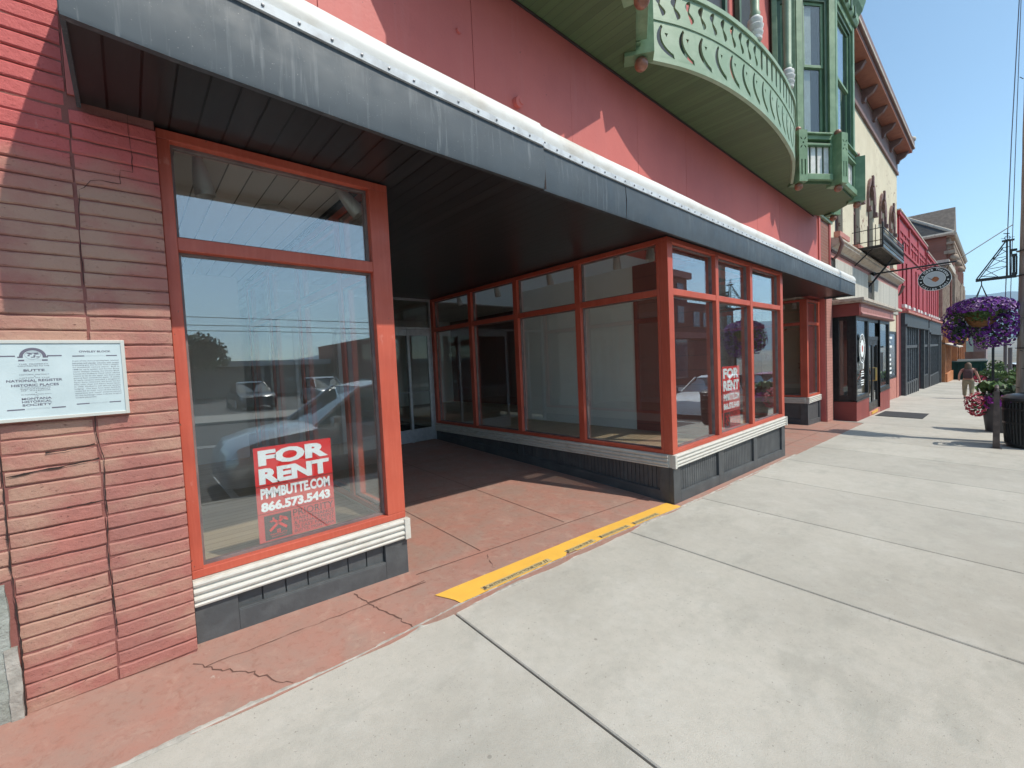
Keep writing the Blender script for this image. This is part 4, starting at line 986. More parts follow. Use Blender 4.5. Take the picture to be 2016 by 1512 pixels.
gC = Seg((13.93, 2.95), (25.42, 2.95)); cx = lambda x: x-13.93
ZL = 2.85
wins = [(14.55,15.45),(16.85,17.75),(19.05,19.95),(21.3,22.2),(23.5,24.4)]
mb = MB(); prev = 0
for a, b in wins:
    mb.sbox(gC, prev, cx(a), 0, -.3, ZL, 8.3); mb.sbox(gC, cx(a), cx(b), 0, -.3, 5.62, 8.3); mb.sbox(gC, cx(a), cx(b), 0, -.3, ZL, 3.15); prev = cx(b)
mb.sbox(gC, prev, gC.L, 0, -.3, ZL, 8.3)
mb.box(13.93, 25.42, 3.25, 14, -2.6, 8.2)
mb.build('stucco_wall', M['cream_wall'], CB)
for a, b in wins:
    c = cx((a+b)/2); hw = (b-a)/2; mb = MB()
    mb.sbox(gC, c-hw, c-hw+.07, -.10, -.22, 3.15, 5.62); mb.sbox(gC, c+hw-.07, c+hw, -.10, -.22, 3.15, 5.62); mb.sbox(gC, c-hw+.07, c+hw-.07, -.11, -.2, 4.25, 4.33); mb.sbox(gC, c-hw+.07, c+hw-.07, -.12, -.22, 3.15, 3.22)
    w_ = mb.build('arched_window', M['brown_trim'], CB)
    p = MB(); p.sbox(gC, c-hw+.07, c+hw-.07, -.15, -.16, 3.22, 5.62); p.build('pane', M['glass_blind'], w_)
    h = MB(); n = 12
    oo = [(c+(hw+.20)*math.cos(math.pi*i/n), 5.0+.78*math.sin(math.pi*i/n)) for i in range(n+1)]; ii = [(c+(hw+.02)*math.cos(math.pi*i/n), 5.0+.56*math.sin(math.pi*i/n)) for i in range(n+1)]
    h.grid([[gC.P(a_[0], d, a_[1]) for a_ in q] for q, d in ((ii,-.05),(ii,.05),(oo,.075),(oo,0))])
    for sx_ in (-1, 1):
        x0 = c+sx_*(hw+.02); x1 = c+sx_*(hw+.20); h.sbox(gC, min(x0,x1), max(x0,x1), 0, .07, 4.72, 5.0); h.sbox(gC, min(x0,x1)-.02, max(x0,x1)+.02, 0, .12, 4.58, 4.72)
    h.sbox(gC, c-.09, c+.09, .05, .11, 5.5, 5.86)
    h.build('window_hood', M['brown_trim'], w_)
    arch = MB(); arch.add([gC.P(c, -.1, 5.0)]+[gC.P(a_[0], -.1, a_[1]) for a_ in ii], [(0, i, i+1) for i in range(1, n+1)]); arch.build('arch_infill', M['cream_wall'], w_)
    s_ = MB(); s_.sbox(gC, c-hw-.12, c+hw+.12, .14, -.1, 3.02, 3.15); s_.build('sill', M['pink_trim'], w_)
# main cornice
mb = MB(); mb.sbox(gC, -.02, gC.L+.03, .07, 0, 7.37, 7.50); mb.sbox(gC, -.02, gC.L+.03, .03, 0, 7.50, 8.1); mb.sbox(gC, -.02, gC.L+.12, .50, 0, 8.24, 8.32); mb.sbox(gC, -.02, gC.L+.16, .56, 0, 8.32, 8.62)
co = mb.build('cornice', M['brown_trim'], CB, bevel=.01)
mb = MB(); mb.sbox(gC, -.02, gC.L+.1, .49, .03, 8.19, 8.239); mb.build('cornice_soffit', M['tan_trim'], co)
mb = MB(); mb.sbox(gC, -.02, gC.L+.14, .575, .55, 8.34, 8.40); mb.build('drip_edge', M['cornice_pale'], co)
for i in range(7):
    s_ = .5+i*1.78; mb = MB(); mb.prof(gC, [(.03,7.80),(.10,7.80),(.14,7.92),(.30,8.0),(.42,8.18),(.03,8.18)], s_, s_+.16); mb.build('cornice_bracket', M['brown_trim'], co)
mb = MB(); mb.ball(gC.P(gC.L+.05, .5, 8.72), .12); mb.build('cornice_finial', M['cornice_pale'], co, smooth=True)
# lower cornice, dentils, pink band, siding
mb = MB(); mb.prof(gC, [(0,2.62),(.06,2.62),(.08,2.66),(.18,2.71),(.22,2.74),(.22,2.79),(.26,2.81),(.26,2.85),(0,2.92)], -.02, gC.L); lc = mb.build('shop_cornice', M['cornice_pale'], CB)
mb = MB()
for i in range(90): mb.sbox(gC, .05+i*.126, .05+i*.126+.07, .06, .0, 2.545, 2.61)
mb.build('dentils', M['brown_trim'], lc)
mb = MB(); mb.sbox(gC, -.02, gC.L, .03, 0, 2.42, 2.545); mb.build('pink_band', M['pink_trim'], CB)
mb = MB(); mb.sbox(gC, .35, cx(18.65), .06, 0, 1.35, 2.42); mb.sbox(gC, cx(19.75), cx(25.2), .06, 0, 1.35, 2.42); mb.build('siding', M['siding'], CB)
mb = MB(); mb.sbox(gC, 0, gC.L, .0, -.3, -2.5, 2.38); mb.build('backing_wall', M['dark_wall'], CB)
mb = MB(); mb.sbox(gC, cx(18.9), cx(19.5), .10, 0, 2.25, 2.45); mb.build('cable_box', M['cornice_pale'], CB)
# scroll at the end of the lower cornice
mb = MB(); mb.tube([gC.P(0, .1, 2.35), gC.P(0, .2, 2.45), gC.P(0, .28, 2.7), gC.P(0, .22, 2.9)], [.03,.04,.05,.03], 8); mb.tube([gC.P(gC.L-.1, .06, 2.2), gC.P(gC.L-.1, .14, 2.35), gC.P(gC.L-.1, .22, 2.6)], [.03,.05,.07], 8); mb.build('cornice_scroll', M['brown_trim'], lc, smooth=True)
# restaurant box
RS = thing('restaurant_shopfront', 'black framed restaurant front with brick red bulkheads and double doors', 'shop front', (16.8, 2.6, -2.1))
GZ = lambda x: gz(x, 2.6)
gR = Seg((14.2, 2.45), (19.45, 2.45)); rx = lambda x: x-14.2
gRs = Seg((14.2, 2.94), (14.2, 2.536))
mb = MB()
for g_, a, b in ((gRs, 0, .404), (gR, 0, rx(15.88)), (gR, rx(17.58), rx(19.42))):
    mb.sbox(g_, a, b, 0, -.085, -2.35, -1.42)
mb.build('bulkhead', M['redboards'], RS)
mb = MB(); mb.sbox(gRs, -.0, .402, .02, -.02, -1.42, -1.39); mb.sbox(gR, -.02, rx(15.88), .02, -.02, -1.42, -1.39); mb.sbox(gR, rx(17.58), rx(19.42), .02, -.02, -1.42, -1.39); mb.build('sill', M['blackmetal'], RS)
mb = MB()
mb.sbox(gRs, 0, .12, -.01, -.07, -1.39, .84); mb.sbox(gRs, .30, .404, -.01, -.07, -1.39, .84); mb.sbox(gRs, .12, .30, -.01, -.07, .74, .84); mb.sbox(gRs, .12, .30, -.01, -.07, -1.39, -1.25)
for a, b in ((0,.10),(rx(15.72),rx(15.88)),(rx(17.58),rx(17.70)),(rx(19.25),rx(19.45))): mb.sbox(gR, a, b, 0, -.085, -1.39, .84)
for a, b in ((.10,rx(15.72)),(rx(17.70),rx(19.25))): mb.sbox(gR, a, b, 0, -.08, .74, .84); mb.sbox(gR, a, b, 0, -.08, -1.39, -1.28)
mb.sbox(gR, rx(15.88), rx(17.58), -.03, -.11, .74, .84); mb.sbox(gR, rx(15.88), rx(17.58), -.03, -.11, .20, .32)
fr = mb.build('window_frame', M['blackmetal'], RS, bevel=.004)
p = MB(); p.sbox(gRs, .12, .30, -.04, -.045, -1.25, .74); p.sbox(gR, .10, rx(15.72), -.04, -.045, -1.28, .74); p.sbox(gR, rx(17.70), rx(19.25), -.04, -.045, -1.28, .74); p.sbox(gR, rx(15.88), rx(17.58), -.06, -.065, .32, .74); p.build('pane', M['glass_dark'], fr)
mb = MB(); mb.box(15.84, 15.88, 2.45, 2.9, -2.3, .84); mb.box(17.58, 17.62, 2.45, 2.9, -2.3, .84); mb.box(14.25, 19.4, 2.9, 2.94, -2.3, .84); mb.build('reveal', M['black'], RS)
for k, (a, b) in enumerate(((15.90,16.72),(16.74,17.56))):
    g_ = gR; mb = MB(); z0_ = GZ(16.7)+.12; a_, b_ = rx(a), rx(b)
    mb.sbox(g_, a_, a_+.12, -.04, -.09, z0_, .20); mb.sbox(g_, b_-.12, b_, -.04, -.09, z0_, .20); mb.sbox(g_, a_+.12, b_-.12, -.04, -.09, z0_, z0_+.26); mb.sbox(g_, a_+.12, b_-.12, -.04, -.09, .06, .20)
    dr = mb.build('door', M['blackmetal'], RS, bevel=.003)
    p = MB(); p.sbox(g_, a_+.12, b_-.12, -.06, -.065, z0_+.26, .06); p.build('pane', M['glass_dark'], dr)
    h = MB(); hx = b_-.06 if k == 0 else a_+.06; h.tube([g_.P(hx, -.04, -1.0), g_.P(hx, .03, -1.0), g_.P(hx, .03, -.62), g_.P(hx, -.04, -.62)], .018); h.build('handle', mat('brass_handle', (.62,.42,.15), None, rough=.3, metal=.8), dr, smooth=True)
mb = MB(); mb.sbox(gR, rx(15.88), rx(17.58), .0, -.10, -2.3, GZ(16.7)+.12); mb.build('door_step', M['pink_trim'], RS)
mb = MB(); mb.sbox(gR, rx(16.2), rx(17.1), .018, .001, GZ(16.7)+.04, GZ(16.7)+.115); mb.build('step_edge', M['yellow'], RS)
mb = MB(); mb.sbox(gRs, -.1, .58, .10, -.1, .84, 1.16); mb.build('side_fascia', M['redboards'], RS)
mb = MB(); mb.prof(gR, [(-.45,.84),(.10,.84),(.14,.88),(.10,.94),(.10,1.16),(-.45,1.16)], .0, gR.L, 0); mb.build('front_fascia', mat('faded_pink_boards', (.36,.16,.14), (.30,.12,.105), 6, .6), RS)
mb = MB(); mb.sbox(gR, -.25, gR.L+.2, .18, -.48, 1.165, 1.20); mb.sbox(gR, -.28, gR.L+1.0, .21, -.48, 1.20, 1.28); mb.build('cap', M['cornice_pale'], RS, bevel=.01)
# decals
q = MB(); c = .72; cz = -.02
def ring2(cx_, cz_, ra, rb, za, zb_, mi, d=.006, n=28): q.grid([[gR.P(cx_+ra*math.cos(2*math.pi*i/n), d, cz_+za*math.sin(2*math.pi*i/n)) for i in range(n+1)], [gR.P(cx_+rb*math.cos(2*math.pi*i/n), d, cz_+zb_*math.sin(2*math.pi*i/n)) for i in range(n+1)]], mi)
ring2(c, cz, .40, .37, .40, .37, 0); ring2(c, cz, .0, .24, .0, .24, 0); ring2(c, cz, .37, .24, .37, .24, 1)
def arc_text(mb, g, body, cx_, cz_, r, a0, a1, h, d, mi, flip=False):
    n = len(body)
    for i, ch in enumerate(body):
        if ch == ' ': continue
        V, F = text_mesh(ch, .02, 0, None, h)
        ww = max(v[0] for v in V); hh = h if ch.isupper() else h
        if ch.islower(): V = [(v[0]*.75, v[1]*.75) for v in V]; ww *= .75
        a = a0+(a1-a0)*i/(n-1); rr = r
        out_ = []
        for x, y in V:
            x -= ww/2
            if flip: rad = rr-y; an = a+x/rr; out_.append(g.P(cx_+rad*math.cos(an), d, cz_+rad*math.sin(an)))
            else: rad = rr+y; an = a-x/rr; out_.append(g.P(cx_+rad*math.cos(an), d, cz_+rad*math.sin(an)))
        mb.add(out_, F, mi)
arc_text(q, gR, 'La Casa Toscana', c, cz, .275, R(165), R(15), .075, .008, 0); arc_text(q, gR, 'Italian Food', c, cz, .345, R(205), R(335), .075, .008, 0, True)
q.add([gR.P(c+x, .009, cz+z) for x, z in ((-.05,-.10),(.06,-.08),(.09,.02),(.02,.10),(-.06,.05))], [(0,1,2,3,4)], 2)
for z, ww in ((-.66,.30),(-.72,.42),(-.78,.36),(-.90,.40),(-.96,.40),(-1.02,.3)): q.add([gR.P(c-ww/2, .006, z), gR.P(c+ww/2, .006, z), gR.P(c+ww/2, .006, z+.03), gR.P(c-ww/2, .006, z+.03)], [(0,1,2,3)], 0)
q.add([gR.P(c+.06, .006, -.58), gR.P(c+.16, .006, -.58), gR.P(c+.16, .006, -.42), gR.P(c+.06, .006, -.42)], [(0,1,2,3)], 0)
q.build('window_decal', [M['ink_white'], M['ink_black'], mat('decal_red', (.5,.06,.04), None)], fr)
# flat wall with two-pane window right of the restaurant
mb = MB(); mb.sbox(gC, cx(19.5), cx(25.3), .02, 0, .62, 1.35); mb.build('cream_header', M['cream_wall'], CB)
mb = MB(); mb.sbox(gC, cx(19.46), cx(24.9), .03, 0, -2.5, -1.35); mb.sbox(gC, cx(24.9), cx(25.42), .05, 0, -2.5, 1.35); mb.build('red_base', M['pink_trim'], CB)
mb = MB()
for a, b in ((19.5,19.65),(22.1,22.25),(24.7,24.9)): mb.sbox(gC, cx(a), cx(b), .03, 0, -1.35, .62)
for a, b in ((19.65,22.1),(22.25,24.7)): mb.sbox(gC, cx(a), cx(b), .028, 0, -1.35, -1.25); mb.sbox(gC, cx(a), cx(b), .028, 0, .52, .62)
w2 = mb.build('side_window', M['blackmetal'], CB)
p = MB(); p.sbox(gC, cx(19.65), cx(24.7), .012, .006, -1.25, .52); p.build('pane', M['glass_blind'], w2)
q = MB()
for i in range(9):
    for a in (20.3, 22.8):
        z = .40-i*.18; ww = rnd.uniform(.5,1.3)
        if rnd.random() < .85: q.add([gC.P(cx(a), .016, z-.09), gC.P(cx(a)+ww, .016, z-.09), gC.P(cx(a)+ww, .016, z), gC.P(cx(a), .016, z)], [(0,1,2,3)], 0)
q.build('window_lettering', M['ink_white'], w2)
# iron balcony on the cream building
mb = MB(); x0, x1, y0, y1, zf, zr = 16.6, 20.7, 2.22, 2.95, 2.98, 3.47
mb.box(x0, x1, y0, y0+.06, zf-.08, zf); mb.box(x0, x0+.06, y0+.06, y1, zf-.08, zf); mb.box(x1-.06, x1, y0+.06, y1, zf-.08, zf)
mb.tube([(x0+.02,y0+.02,zf),(x0+.02,y0+.02,zr+.16)], .022, 6); mb.tube([(x1-.02,y0+.02,zf),(x1-.02,y0+.02,zr+.16)], .022, 6)
for z in (zf+.14, zr): mb.tube([(x0+.02,y0+.02,z),(x0+.02,y1,z)], .012, 6); mb.tube([(x1-.02,y0+.02,z),(x1-.02,y1,z)], .012, 6)
for k in range(1, 4): mb.tube([(x0+.02, y0+.18*k, zf-.02), (x0+.02, y0+.18*k, zr+.12)], .009, 6); mb.tube([(x1-.02, y0+.18*k, zf-.02), (x1-.02, y0+.18*k, zr+.12)], .009, 6)
mb.tube([(19.0,2.93,2.05),(19.0,2.3,2.90)], .03, 6); mb.tube([(16.8,2.93,2.5),(16.8,2.5,2.92)], .02, 6)
for k in range(20): mb.tube([(x0+.1+k*.2, y0+.05, zf-.03), (x0+.1+k*.2, y1, zf-.03)], .012, 4)
ib = mb.build('iron_balcony', M['blackmetal'], CB)
mb = MB(); gB = Seg((x0+.02, y0), (x1-.02, y0)); mb.sbox(gB, 0, gB.L, .015, -.01, zr-.03, zr); mb.sbox(gB, 0, gB.L, .015, -.01, zf+.02, zf+.05); mb.sbox(gB, 0, gB.L, .012, -.005, zr-.10, zr-.085)
mb.sbox(gB, 0, gB.L, -.012, -.016, zf+.05, zr-.10)
k = 0
while k*.17 < gB.L-.16:
    cxx = .085+k*.17; pts = [gB.P(cxx+.06*math.cos(t), .01, zf+.20+.085*math.sin(t)) for t in [math.pi*2*i/10 for i in range(9)]]; mb.tube(pts, .009, 4); k += 1
mb.build('scroll_rail', M['charboards'], ib)
mb = MB(); mb.box(x0+.06, x1-.06, y0+.06, y1, zf-.02, zf-.005); mb.build('balcony_grating', mat('rusty_grating', (.16,.14,.12), (.25,.21,.17), 6, .8), ib)

# hanging restaurant sign
HS = thing('hanging_sign', 'round black and white restaurant sign hanging from an iron arm', 'sign', (19.2, 1.33, 2.3))
mb = MB(); mb.tube([(19.3,2.93,2.50),(19.2,.85,2.52)], .028, 8); mb.tube([(19.22,1.75,2.44),(19.2,.98,2.45)], .014, 6)
mb.tube([(19.22,1.66,2.44),(19.22,1.60,2.30)], .008, 6); mb.tube([(19.2,1.02,2.44),(19.2,1.08,2.28)], .008, 6); mb.tube([(19.3,2.93,2.50),(19.26,2.80,2.50)], .07, 8)
mb.build('arm', M['blackmetal'], HS)
mb = MB(); mb.tube([(19.2,.87,2.53),(20.7,-.28,3.58)], .014, 5); mb.build('guy_wire', M['ink_black'], HS)
gH = Seg((19.16, 1.74), (19.16, .94)); c = .40; cz = 2.06; RX, RZ = .385, .365
def disc(mb, g, ca, cz_, rx_, rz_, d0, d1, mi, n=36):
    a = [g.P(ca+rx_*math.cos(2*math.pi*i/n), d0, cz_+rz_*math.sin(2*math.pi*i/n)) for i in range(n)]; b = [g.P(ca+rx_*math.cos(2*math.pi*i/n), d1, cz_+rz_*math.sin(2*math.pi*i/n)) for i in range(n)]
    mb.grid([a, b], mi, True, True)
mb = MB(); disc(mb, gH, c, cz, RX, RZ, 0, -.03, 1); disc(mb, gH, c, cz, RX-.012, RZ-.012, .003, 0, 0); disc(mb, gH, c, cz, .255, .235, .005, .003, 1); disc(mb, gH, c, cz, .243, .223, .007, .005, 2)
arc_text(mb, gH, 'La Casa Toscana', c, cz, .272, R(168), R(12), .072, .006, 1); arc_text(mb, gH, 'Italian Food', c, cz, .345, R(208), R(332), .072, .006, 1, True)
for a in (R(192), R(-12)): disc(mb, gH, c+.315*math.cos(a), cz+.30*math.sin(a), .022, .022, .006, .003, 1, 12)
# small picture: a hen-like brown shape with a grey spoon
mb.add([gH.P(c+x, .009, cz+z) for x, z in ((-.05,.02),(.0,.07),(.06,.06),(.11,.0),(.09,-.06),(.03,-.10),(-.03,-.07),(-.07,-.02))], [tuple(range(8))], 3)
mb.add([gH.P(c+x, .009, cz+z) for x, z in ((-.05,.0),(-.07,-.02),(-.16,.06),(-.155,.075))], [(0,1,2,3)], 4)
mb.build('sign_disc', [M['ink_black'], M['ink_white'], mat('sign_pale_grey', (.50,.54,.57), None), mat('sign_orange_brown', (.46,.16,.06), (.25,.08,.03), 30), mat('sign_grey', (.15,.15,.17), None)], HS)
# door mat
mb = MB(); a, b = (16.15,1.36), (17.85,2.36)
mb.hexa([(x, y, gz(x,y)+z) for z in (.001,.012) for x, y in ((16.15,1.36),(17.85,1.36),(17.85,2.36),(16.15,2.36))]); tag(mb.build('door_mat', mat('charcoal_mat', (.035,.035,.037), None, rough=.95, bump=.5, bscale=120), None), 'dark rectangular door mat on the pavement before the restaurant doors', 'door mat')

# ---------------------------------------------------------------- red building and beyond
M['redpaint'] = mat('crimson_painted_brick', (.40,.028,.035), (.32,.022,.028), 3, .6, .3, 25)
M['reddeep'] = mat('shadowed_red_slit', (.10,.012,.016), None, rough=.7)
RB = thing('crimson_building', 'crimson painted building with tall slit windows above a charcoal shop front', 'building', (35, 3, -2.7))
def redpart(x0, x1, ztop, slits, name):
    g = Seg((x0, 2.95), (x1, 2.95)); L_ = g.L; mb = MB(); prev = 0; zt_, zb_ = 3.95, 1.92
    sl_ = [(s-x0-.27, s-x0+.27) for s in slits]
    for a, b in sl_:
        mb.sbox(g, prev, a, 0, -.3, 1.5, ztop); mb.sbox(g, a, b, 0, -.3, zt_, ztop); mb.sbox(g, a, b, 0, -.3, 1.5, zb_); prev = b
    mb.sbox(g, prev, L_, 0, -.3, 1.5, ztop); mb.box(x0, x1, 3.25, 14, -3.2, ztop-.3)
    # raised strips: frieze with recessed panels
    mb.sbox(g, 0, L_, .10, 0, ztop-.18, ztop-.02)
    n = max(2, round(L_/3.4))
    for k in range(n):
        a = .25+(L_-.5)*k/n; b = .25+(L_-.5)*(k+1)/n
        mb.sbox(g, a, a+.14, .05, 0, 4.3, ztop-.18); mb.sbox(g, b-.14, b, .05, 0, 4.3, ztop-.18)
        mb.sbox(g, a+.14, b-.14, .04, 0, 5.15, 5.27); mb.sbox(g, a+.14, b-.14, .05, 0, 4.3, 4.42)
        for j in range(3):
            c0 = a+.3+(b-a-.6)*j/3; c1 = a+.3+(b-a-.6)*(j+1)/3; mb.sbox(g, c0, c0+.12, .035, 0, 4.42, 5.15); mb.sbox(g, c0+.12, c1, .035, 0, 4.85, 4.97)
    o = mb.build(name, M['redpaint'], RB)
    for a, b in sl_:
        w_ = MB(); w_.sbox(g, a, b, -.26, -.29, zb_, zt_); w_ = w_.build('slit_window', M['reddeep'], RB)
        q = MB(); q.sbox(g, a-.10, b+.10, .12, 0, zb_-.16, zb_-.01); q.build('sill', M['whitepaint'], w_)
    q = MB(); q.sbox(g, 0, L_, .13, -.05, ztop-.02, ztop+.04); q.build('coping', M['cornice_pale'], o)
redpart(25.44, 36.6, 5.92, [27.1,28.35,30.2,32.05,33.3,35.3], 'left_wall'); redpart(36.65, 45.4, 5.62, [37.5,38.9,40.3,41.7,43.1,44.4], 'right_wall')
def charfront(x0, x1, door, zc, zs):
    g = Seg((x0, 2.95), (x1, 2.95)); L_ = g.L; mb = MB(); G = lambda s_: gz(x0+s_, 2.95)-.05
    mb.sbox(g, 0, L_, .14, 0, zc, 1.50); mb.sbox(g, 0, L_, .22, 0, zc-.10, zc)
    fr = mb.build('charcoal_fascia', M['charboards'], RB)
    q = MB(); q.sbox(g, 0, L_, .26, 0, 1.50, 1.60); q.build('ledge', M['pink_trim'], RB)
    spans = [(0, door[0]-x0), (door[1]-x0, L_)]
    fb = MB(); gl = MB()
    for a, b in spans:
        fb.sbox(g, a, a+.28, .16, 0, G(a)-.2, zc-.10); fb.sbox(g, b-.28, b, .16, 0, G(b)-.2, zc-.10)
        n = max(3, int((b-a)/.75)); w_ = (b-a-.56)/n
        for k in range(n+1): x = a+.28+k*w_; fb.sbox(g, x-.05, x+.05, .10, 0, zs, zc-.10)
        fb.sbox(g, a+.28, b-.28, .12, 0, -.12, .02); fb.sbox(g, a+.28, b-.28, .14, 0, G((a+b)/2)-.4, zs)
        for k in range(n+1): x = a+.28+k*w_; fb.sbox(g, x-.04, x+.04, .165, .14, G((a+b)/2)-.2, zs-.05)
        gl.sbox(g, a+.28, b-.28, .05, .04, zs, zc-.1)
    o = fb.build('charcoal_framing', mat('charcoal_paint', (.05,.055,.06), (.08,.085,.09), 6, .5), RB); gl.build('pane', M['glass_blind'], o)
    q = MB(); q.box(door[0], door[1], 3.2, 3.3, -3.2, zc); q.box(x0, x1, 2.951, 2.99, -3.3, 1.5) if 0 else None; q.build('door_recess', M['ink_black'], RB)
charfront(26.55, 36.55, (31.6,34.0), .98, -1.75); charfront(37.1, 45.4, (43.6,44.8), .75, -1.95)
mb = MB(); mb.box(34.0,34.05,2.95,3.2,-3,1); mb.box(25.44,26.55,2.95,3.3,-3,1.5); mb.box(45.0,45.4,2.90,3.2,-3.2,1.5); mb.build('party_strip', M['reddeep'], RB)

M['sandstone'] = mat('weathered_sandstone', (.38,.29,.22), (.24,.17,.13), 2.5, .85, .5, 8, thr=(.45,.65), bdist=.03)
M['slateroof'] = mat('grey_slate_roof', (.028,.028,.031), (.055,.052,.052), 3, .9, .6, 10, stretch=(1,1,4), bdist=.03)
M['orangewood'] = mat('orange_wood', (.50,.20,.07), (.38,.14,.05), 3, .6, .2, 20)
SB = thing('sandstone_building', 'narrow sandstone fronted building with orange wooden shop front', 'building', (48, 3.2, -3))
g = Seg((45.5, 2.95), (52.5, 2.95)); mb = MB(); mb.box(45.5, 52.5, 3.0, 14, -3.4, 6.1); mb.build('brick_body', M['redbrick_side'], SB)
mb = MB(); mb.sbox(g, 0, 7, .05, -.05, 1.6, 6.0)
for k in range(8): mb.sbox(g, k*.93, k*.93+.3, .22, .05, 1.9, 5.4)
mb.sbox(g, -.1, 7.1, .35, .05, 5.4, 5.75); mb.sbox(g, -.1, 7.1, .25, .05, 1.5, 1.9); mb.build('stone_front', M['sandstone'], SB, bevel=.02)
mb = MB(); mb.box(45.4, 45.52, 3.0, 6.5, 5.85, 6.15); mb.sbox(g, -.15, 7.2, .55, -.1, 5.75, 6.2); mb.build('coping', M['cornice_pale'], SB, bevel=.02)
mb = MB(); mb.sbox(g, .2, 7, .10, 0, .2, 1.5); mb.sbox(g, .1, .35, .35, 0, -3.3, .3)
for k in range(5): mb.sbox(g, 1.3+k*1.3, 1.45+k*1.3, .35, 0, -3.3, 1.2)
mb.sbox(g, .35, 6.8, .45, 0, -3.4, -2.25); mb.build('orange_boards', M['orangewood'], SB)
mb = MB(); mb.sbox(g, .35, 6.8, .30, .01, -2.25, .2); mb.build('shop_glass', M['glass_blind'], SB)
mb = MB(); mb.hexa([(45.6,1.9,-.30),(51.5,1.9,-.30),(51.5,2.95,.1),(45.6,2.95,.1),(45.6,1.9,-.22),(51.5,1.9,-.22),(51.5,2.95,.18),(45.6,2.95,.18)]); mb.build('awning', M['cornice_pale'], SB)
mb = MB(); mb.sbox(g, 1.0, 6.5, .12, .05, .3, 1.2); mb.build('fascia_board', mat('grey_sign_board', (.3,.3,.33), (.45,.42,.38), 3, .6), SB)

VB = thing('victorian_brick_building', 'tall brick building with slate hip roof, gable and stone trim behind the red one', 'building', (60, 3.5, -3.3))
mb = MB(); mb.box(52.6, 72, 2.95, 15, -3.8, 9.3); mb.build('brick_wall', [M['redbrick_side']], VB)
mb = MB(); e = [(52.3,2.55,9.3),(72.2,2.55,9.3),(72.2,15,9.3),(52.3,15,9.3),(56.5,8.2,13.6),(68,8.2,13.6)]
mb.add(e, [(0,1,5,4),(1,2,5),(2,3,4,5),(3,0,4),(3,2,1,0)]); rf = mb.build('hip_roof', M['slateroof'], VB)
mb = MB(); mb.tube([(52.3,2.55,9.33),(56.5,8.2,13.65)], .14, 6); mb.tube([(52.25,2.5,9.25),(52.25,12,9.25)], .16, 6); mb.tube([(52.3,2.5,9.25),(72,2.5,9.25)], .18, 6); mb.build('roof_edge', M['cornice_pale'], rf)
mb = MB(); mb.add([(57.2,2.75,9.3),(62.6,2.75,9.3),(59.9,2.75,13.0),(57.2,8,9.5),(62.6,8,9.5),(59.9,8,13.0)], [(0,1,2),(0,2,5,3),(1,4,5,2),(3,5,4)]); mb.build('front_gable', mat('brown_shingles', (.15,.115,.09), (.22,.17,.14), 4, .8, .4, 14), VB)
mb = MB()
for k in range(12): x = 52.8+k*1.7; mb.box(x, x+.5, 2.70, 2.95, 8.0, 9.2)
for z in (1.4, 3.2, 4.9, 6.6, 8.4, 9.0):
    mb.box(52.5, 72.1, 2.45 if z > 8 else 2.74, 2.95, z, z+.22)
for k in range(40):
    x = 52.9+k*.48; mb.box(x, x+.2, 2.50, 2.95, 8.1, 8.4); 
    if k % 2: mb.box(x, x+.35, 2.50, 2.95, rnd.choice((2.2,4.2,5.7)), rnd.choice((6.0,6.3)))
mb.box(52.5,53.3,2.4,3.1,7.6,7.9); mb.box(52.5,53.2,2.45,3.1,6.2,6.6)
mb.build('stone_trim', M['sandstone'], VB, bevel=.03)
mb = MB()
for k in range(12): x = 52.8+k*1.7; mb.box(x, x+.6, 2.64, 2.95, .5, 8.0)
mb.build('brick_pilaster', M['redbrick_side'], VB)
mb = MB()
for x in (52.9, 57.2, 62): mb.ball((x, 2.5, 7.3), .28)
mb.build('urn', M['sandstone'], VB, smooth=True)
mb = MB()
for k in range(11):
    for z in (-.2, 2.0, 3.7, 5.4, 7.0): mb.box(53.4+k*1.7, 54.3+k*1.7, 2.90, 2.96, z, z+1.1)
mb.build('window', M['glass_blind'], VB)
mb = MB()
for k in range(6): mb.box(53+k*3, 55.4+k*3, 2.2, 2.95, .2, .55); mb.box(53+k*3, 53.3+k*3, 2.3, 2.95, -3.6, .2)
mb.build('orange_shop_front', M['orangewood'], VB)

EB = thing('end_building', 'dull mauve building end wall with pale green banner at the far corner', 'building', (74, 2, -4))
mb = MB(); mb.box(74, 84, .9, 3.5, -4.6, 1.9); mb.build('wall', mat('mauve_wall', (.22,.17,.17), (.27,.2,.19), 1, .8), EB)
mb = MB(); mb.box(73.8, 84, .7, 3.6, 1.9, 2.2); mb.box(73.9,74,.85,3.5,.9,1.05); mb.build('parapet', mat('grey_parapet', (.3,.29,.29), None), EB)
mb = MB(); mb.box(73.9, 73.96, 1.90, 2.75, -1.15, .60); tag(mb.build('green_banner', mat('pale_green_banner', (.42,.55,.50), (.36,.48,.44), 3, .6), None), 'pale green banner hung on the mauve wall beyond the dumpster', 'banner')
mb = MB(); mb.box(66.5, 66.6, .9, 3.0, -3.9, -.95); mb.box(66.42,66.5,1.7,1.8,-3.9,-.95); tag(mb.build('plywood_hoarding', mat('brown_plywood', (.16,.10,.08), (.20,.13,.10), 2, .7), None), 'brown plywood hoarding standing behind the green dumpster', 'hoarding')
DU = thing('green_dumpster', 'dark green dumpster standing across the pavement', 'dumpster', (54, 1.9, -3.15))
mb = MB(); mb.hexa([(53.0,.72,-3.10),(55.4,.72,-3.10),(55.4,3.1,-3.10),(53.0,3.1,-3.10),(52.9,.60,-1.62),(55.6,.60,-1.62),(55.6,3.15,-1.62),(52.9,3.15,-1.62)])
for y in (.95,1.6,2.25,2.9): mb.box(52.80, 52.93, y-.05, y+.05, -3.05, -1.65)
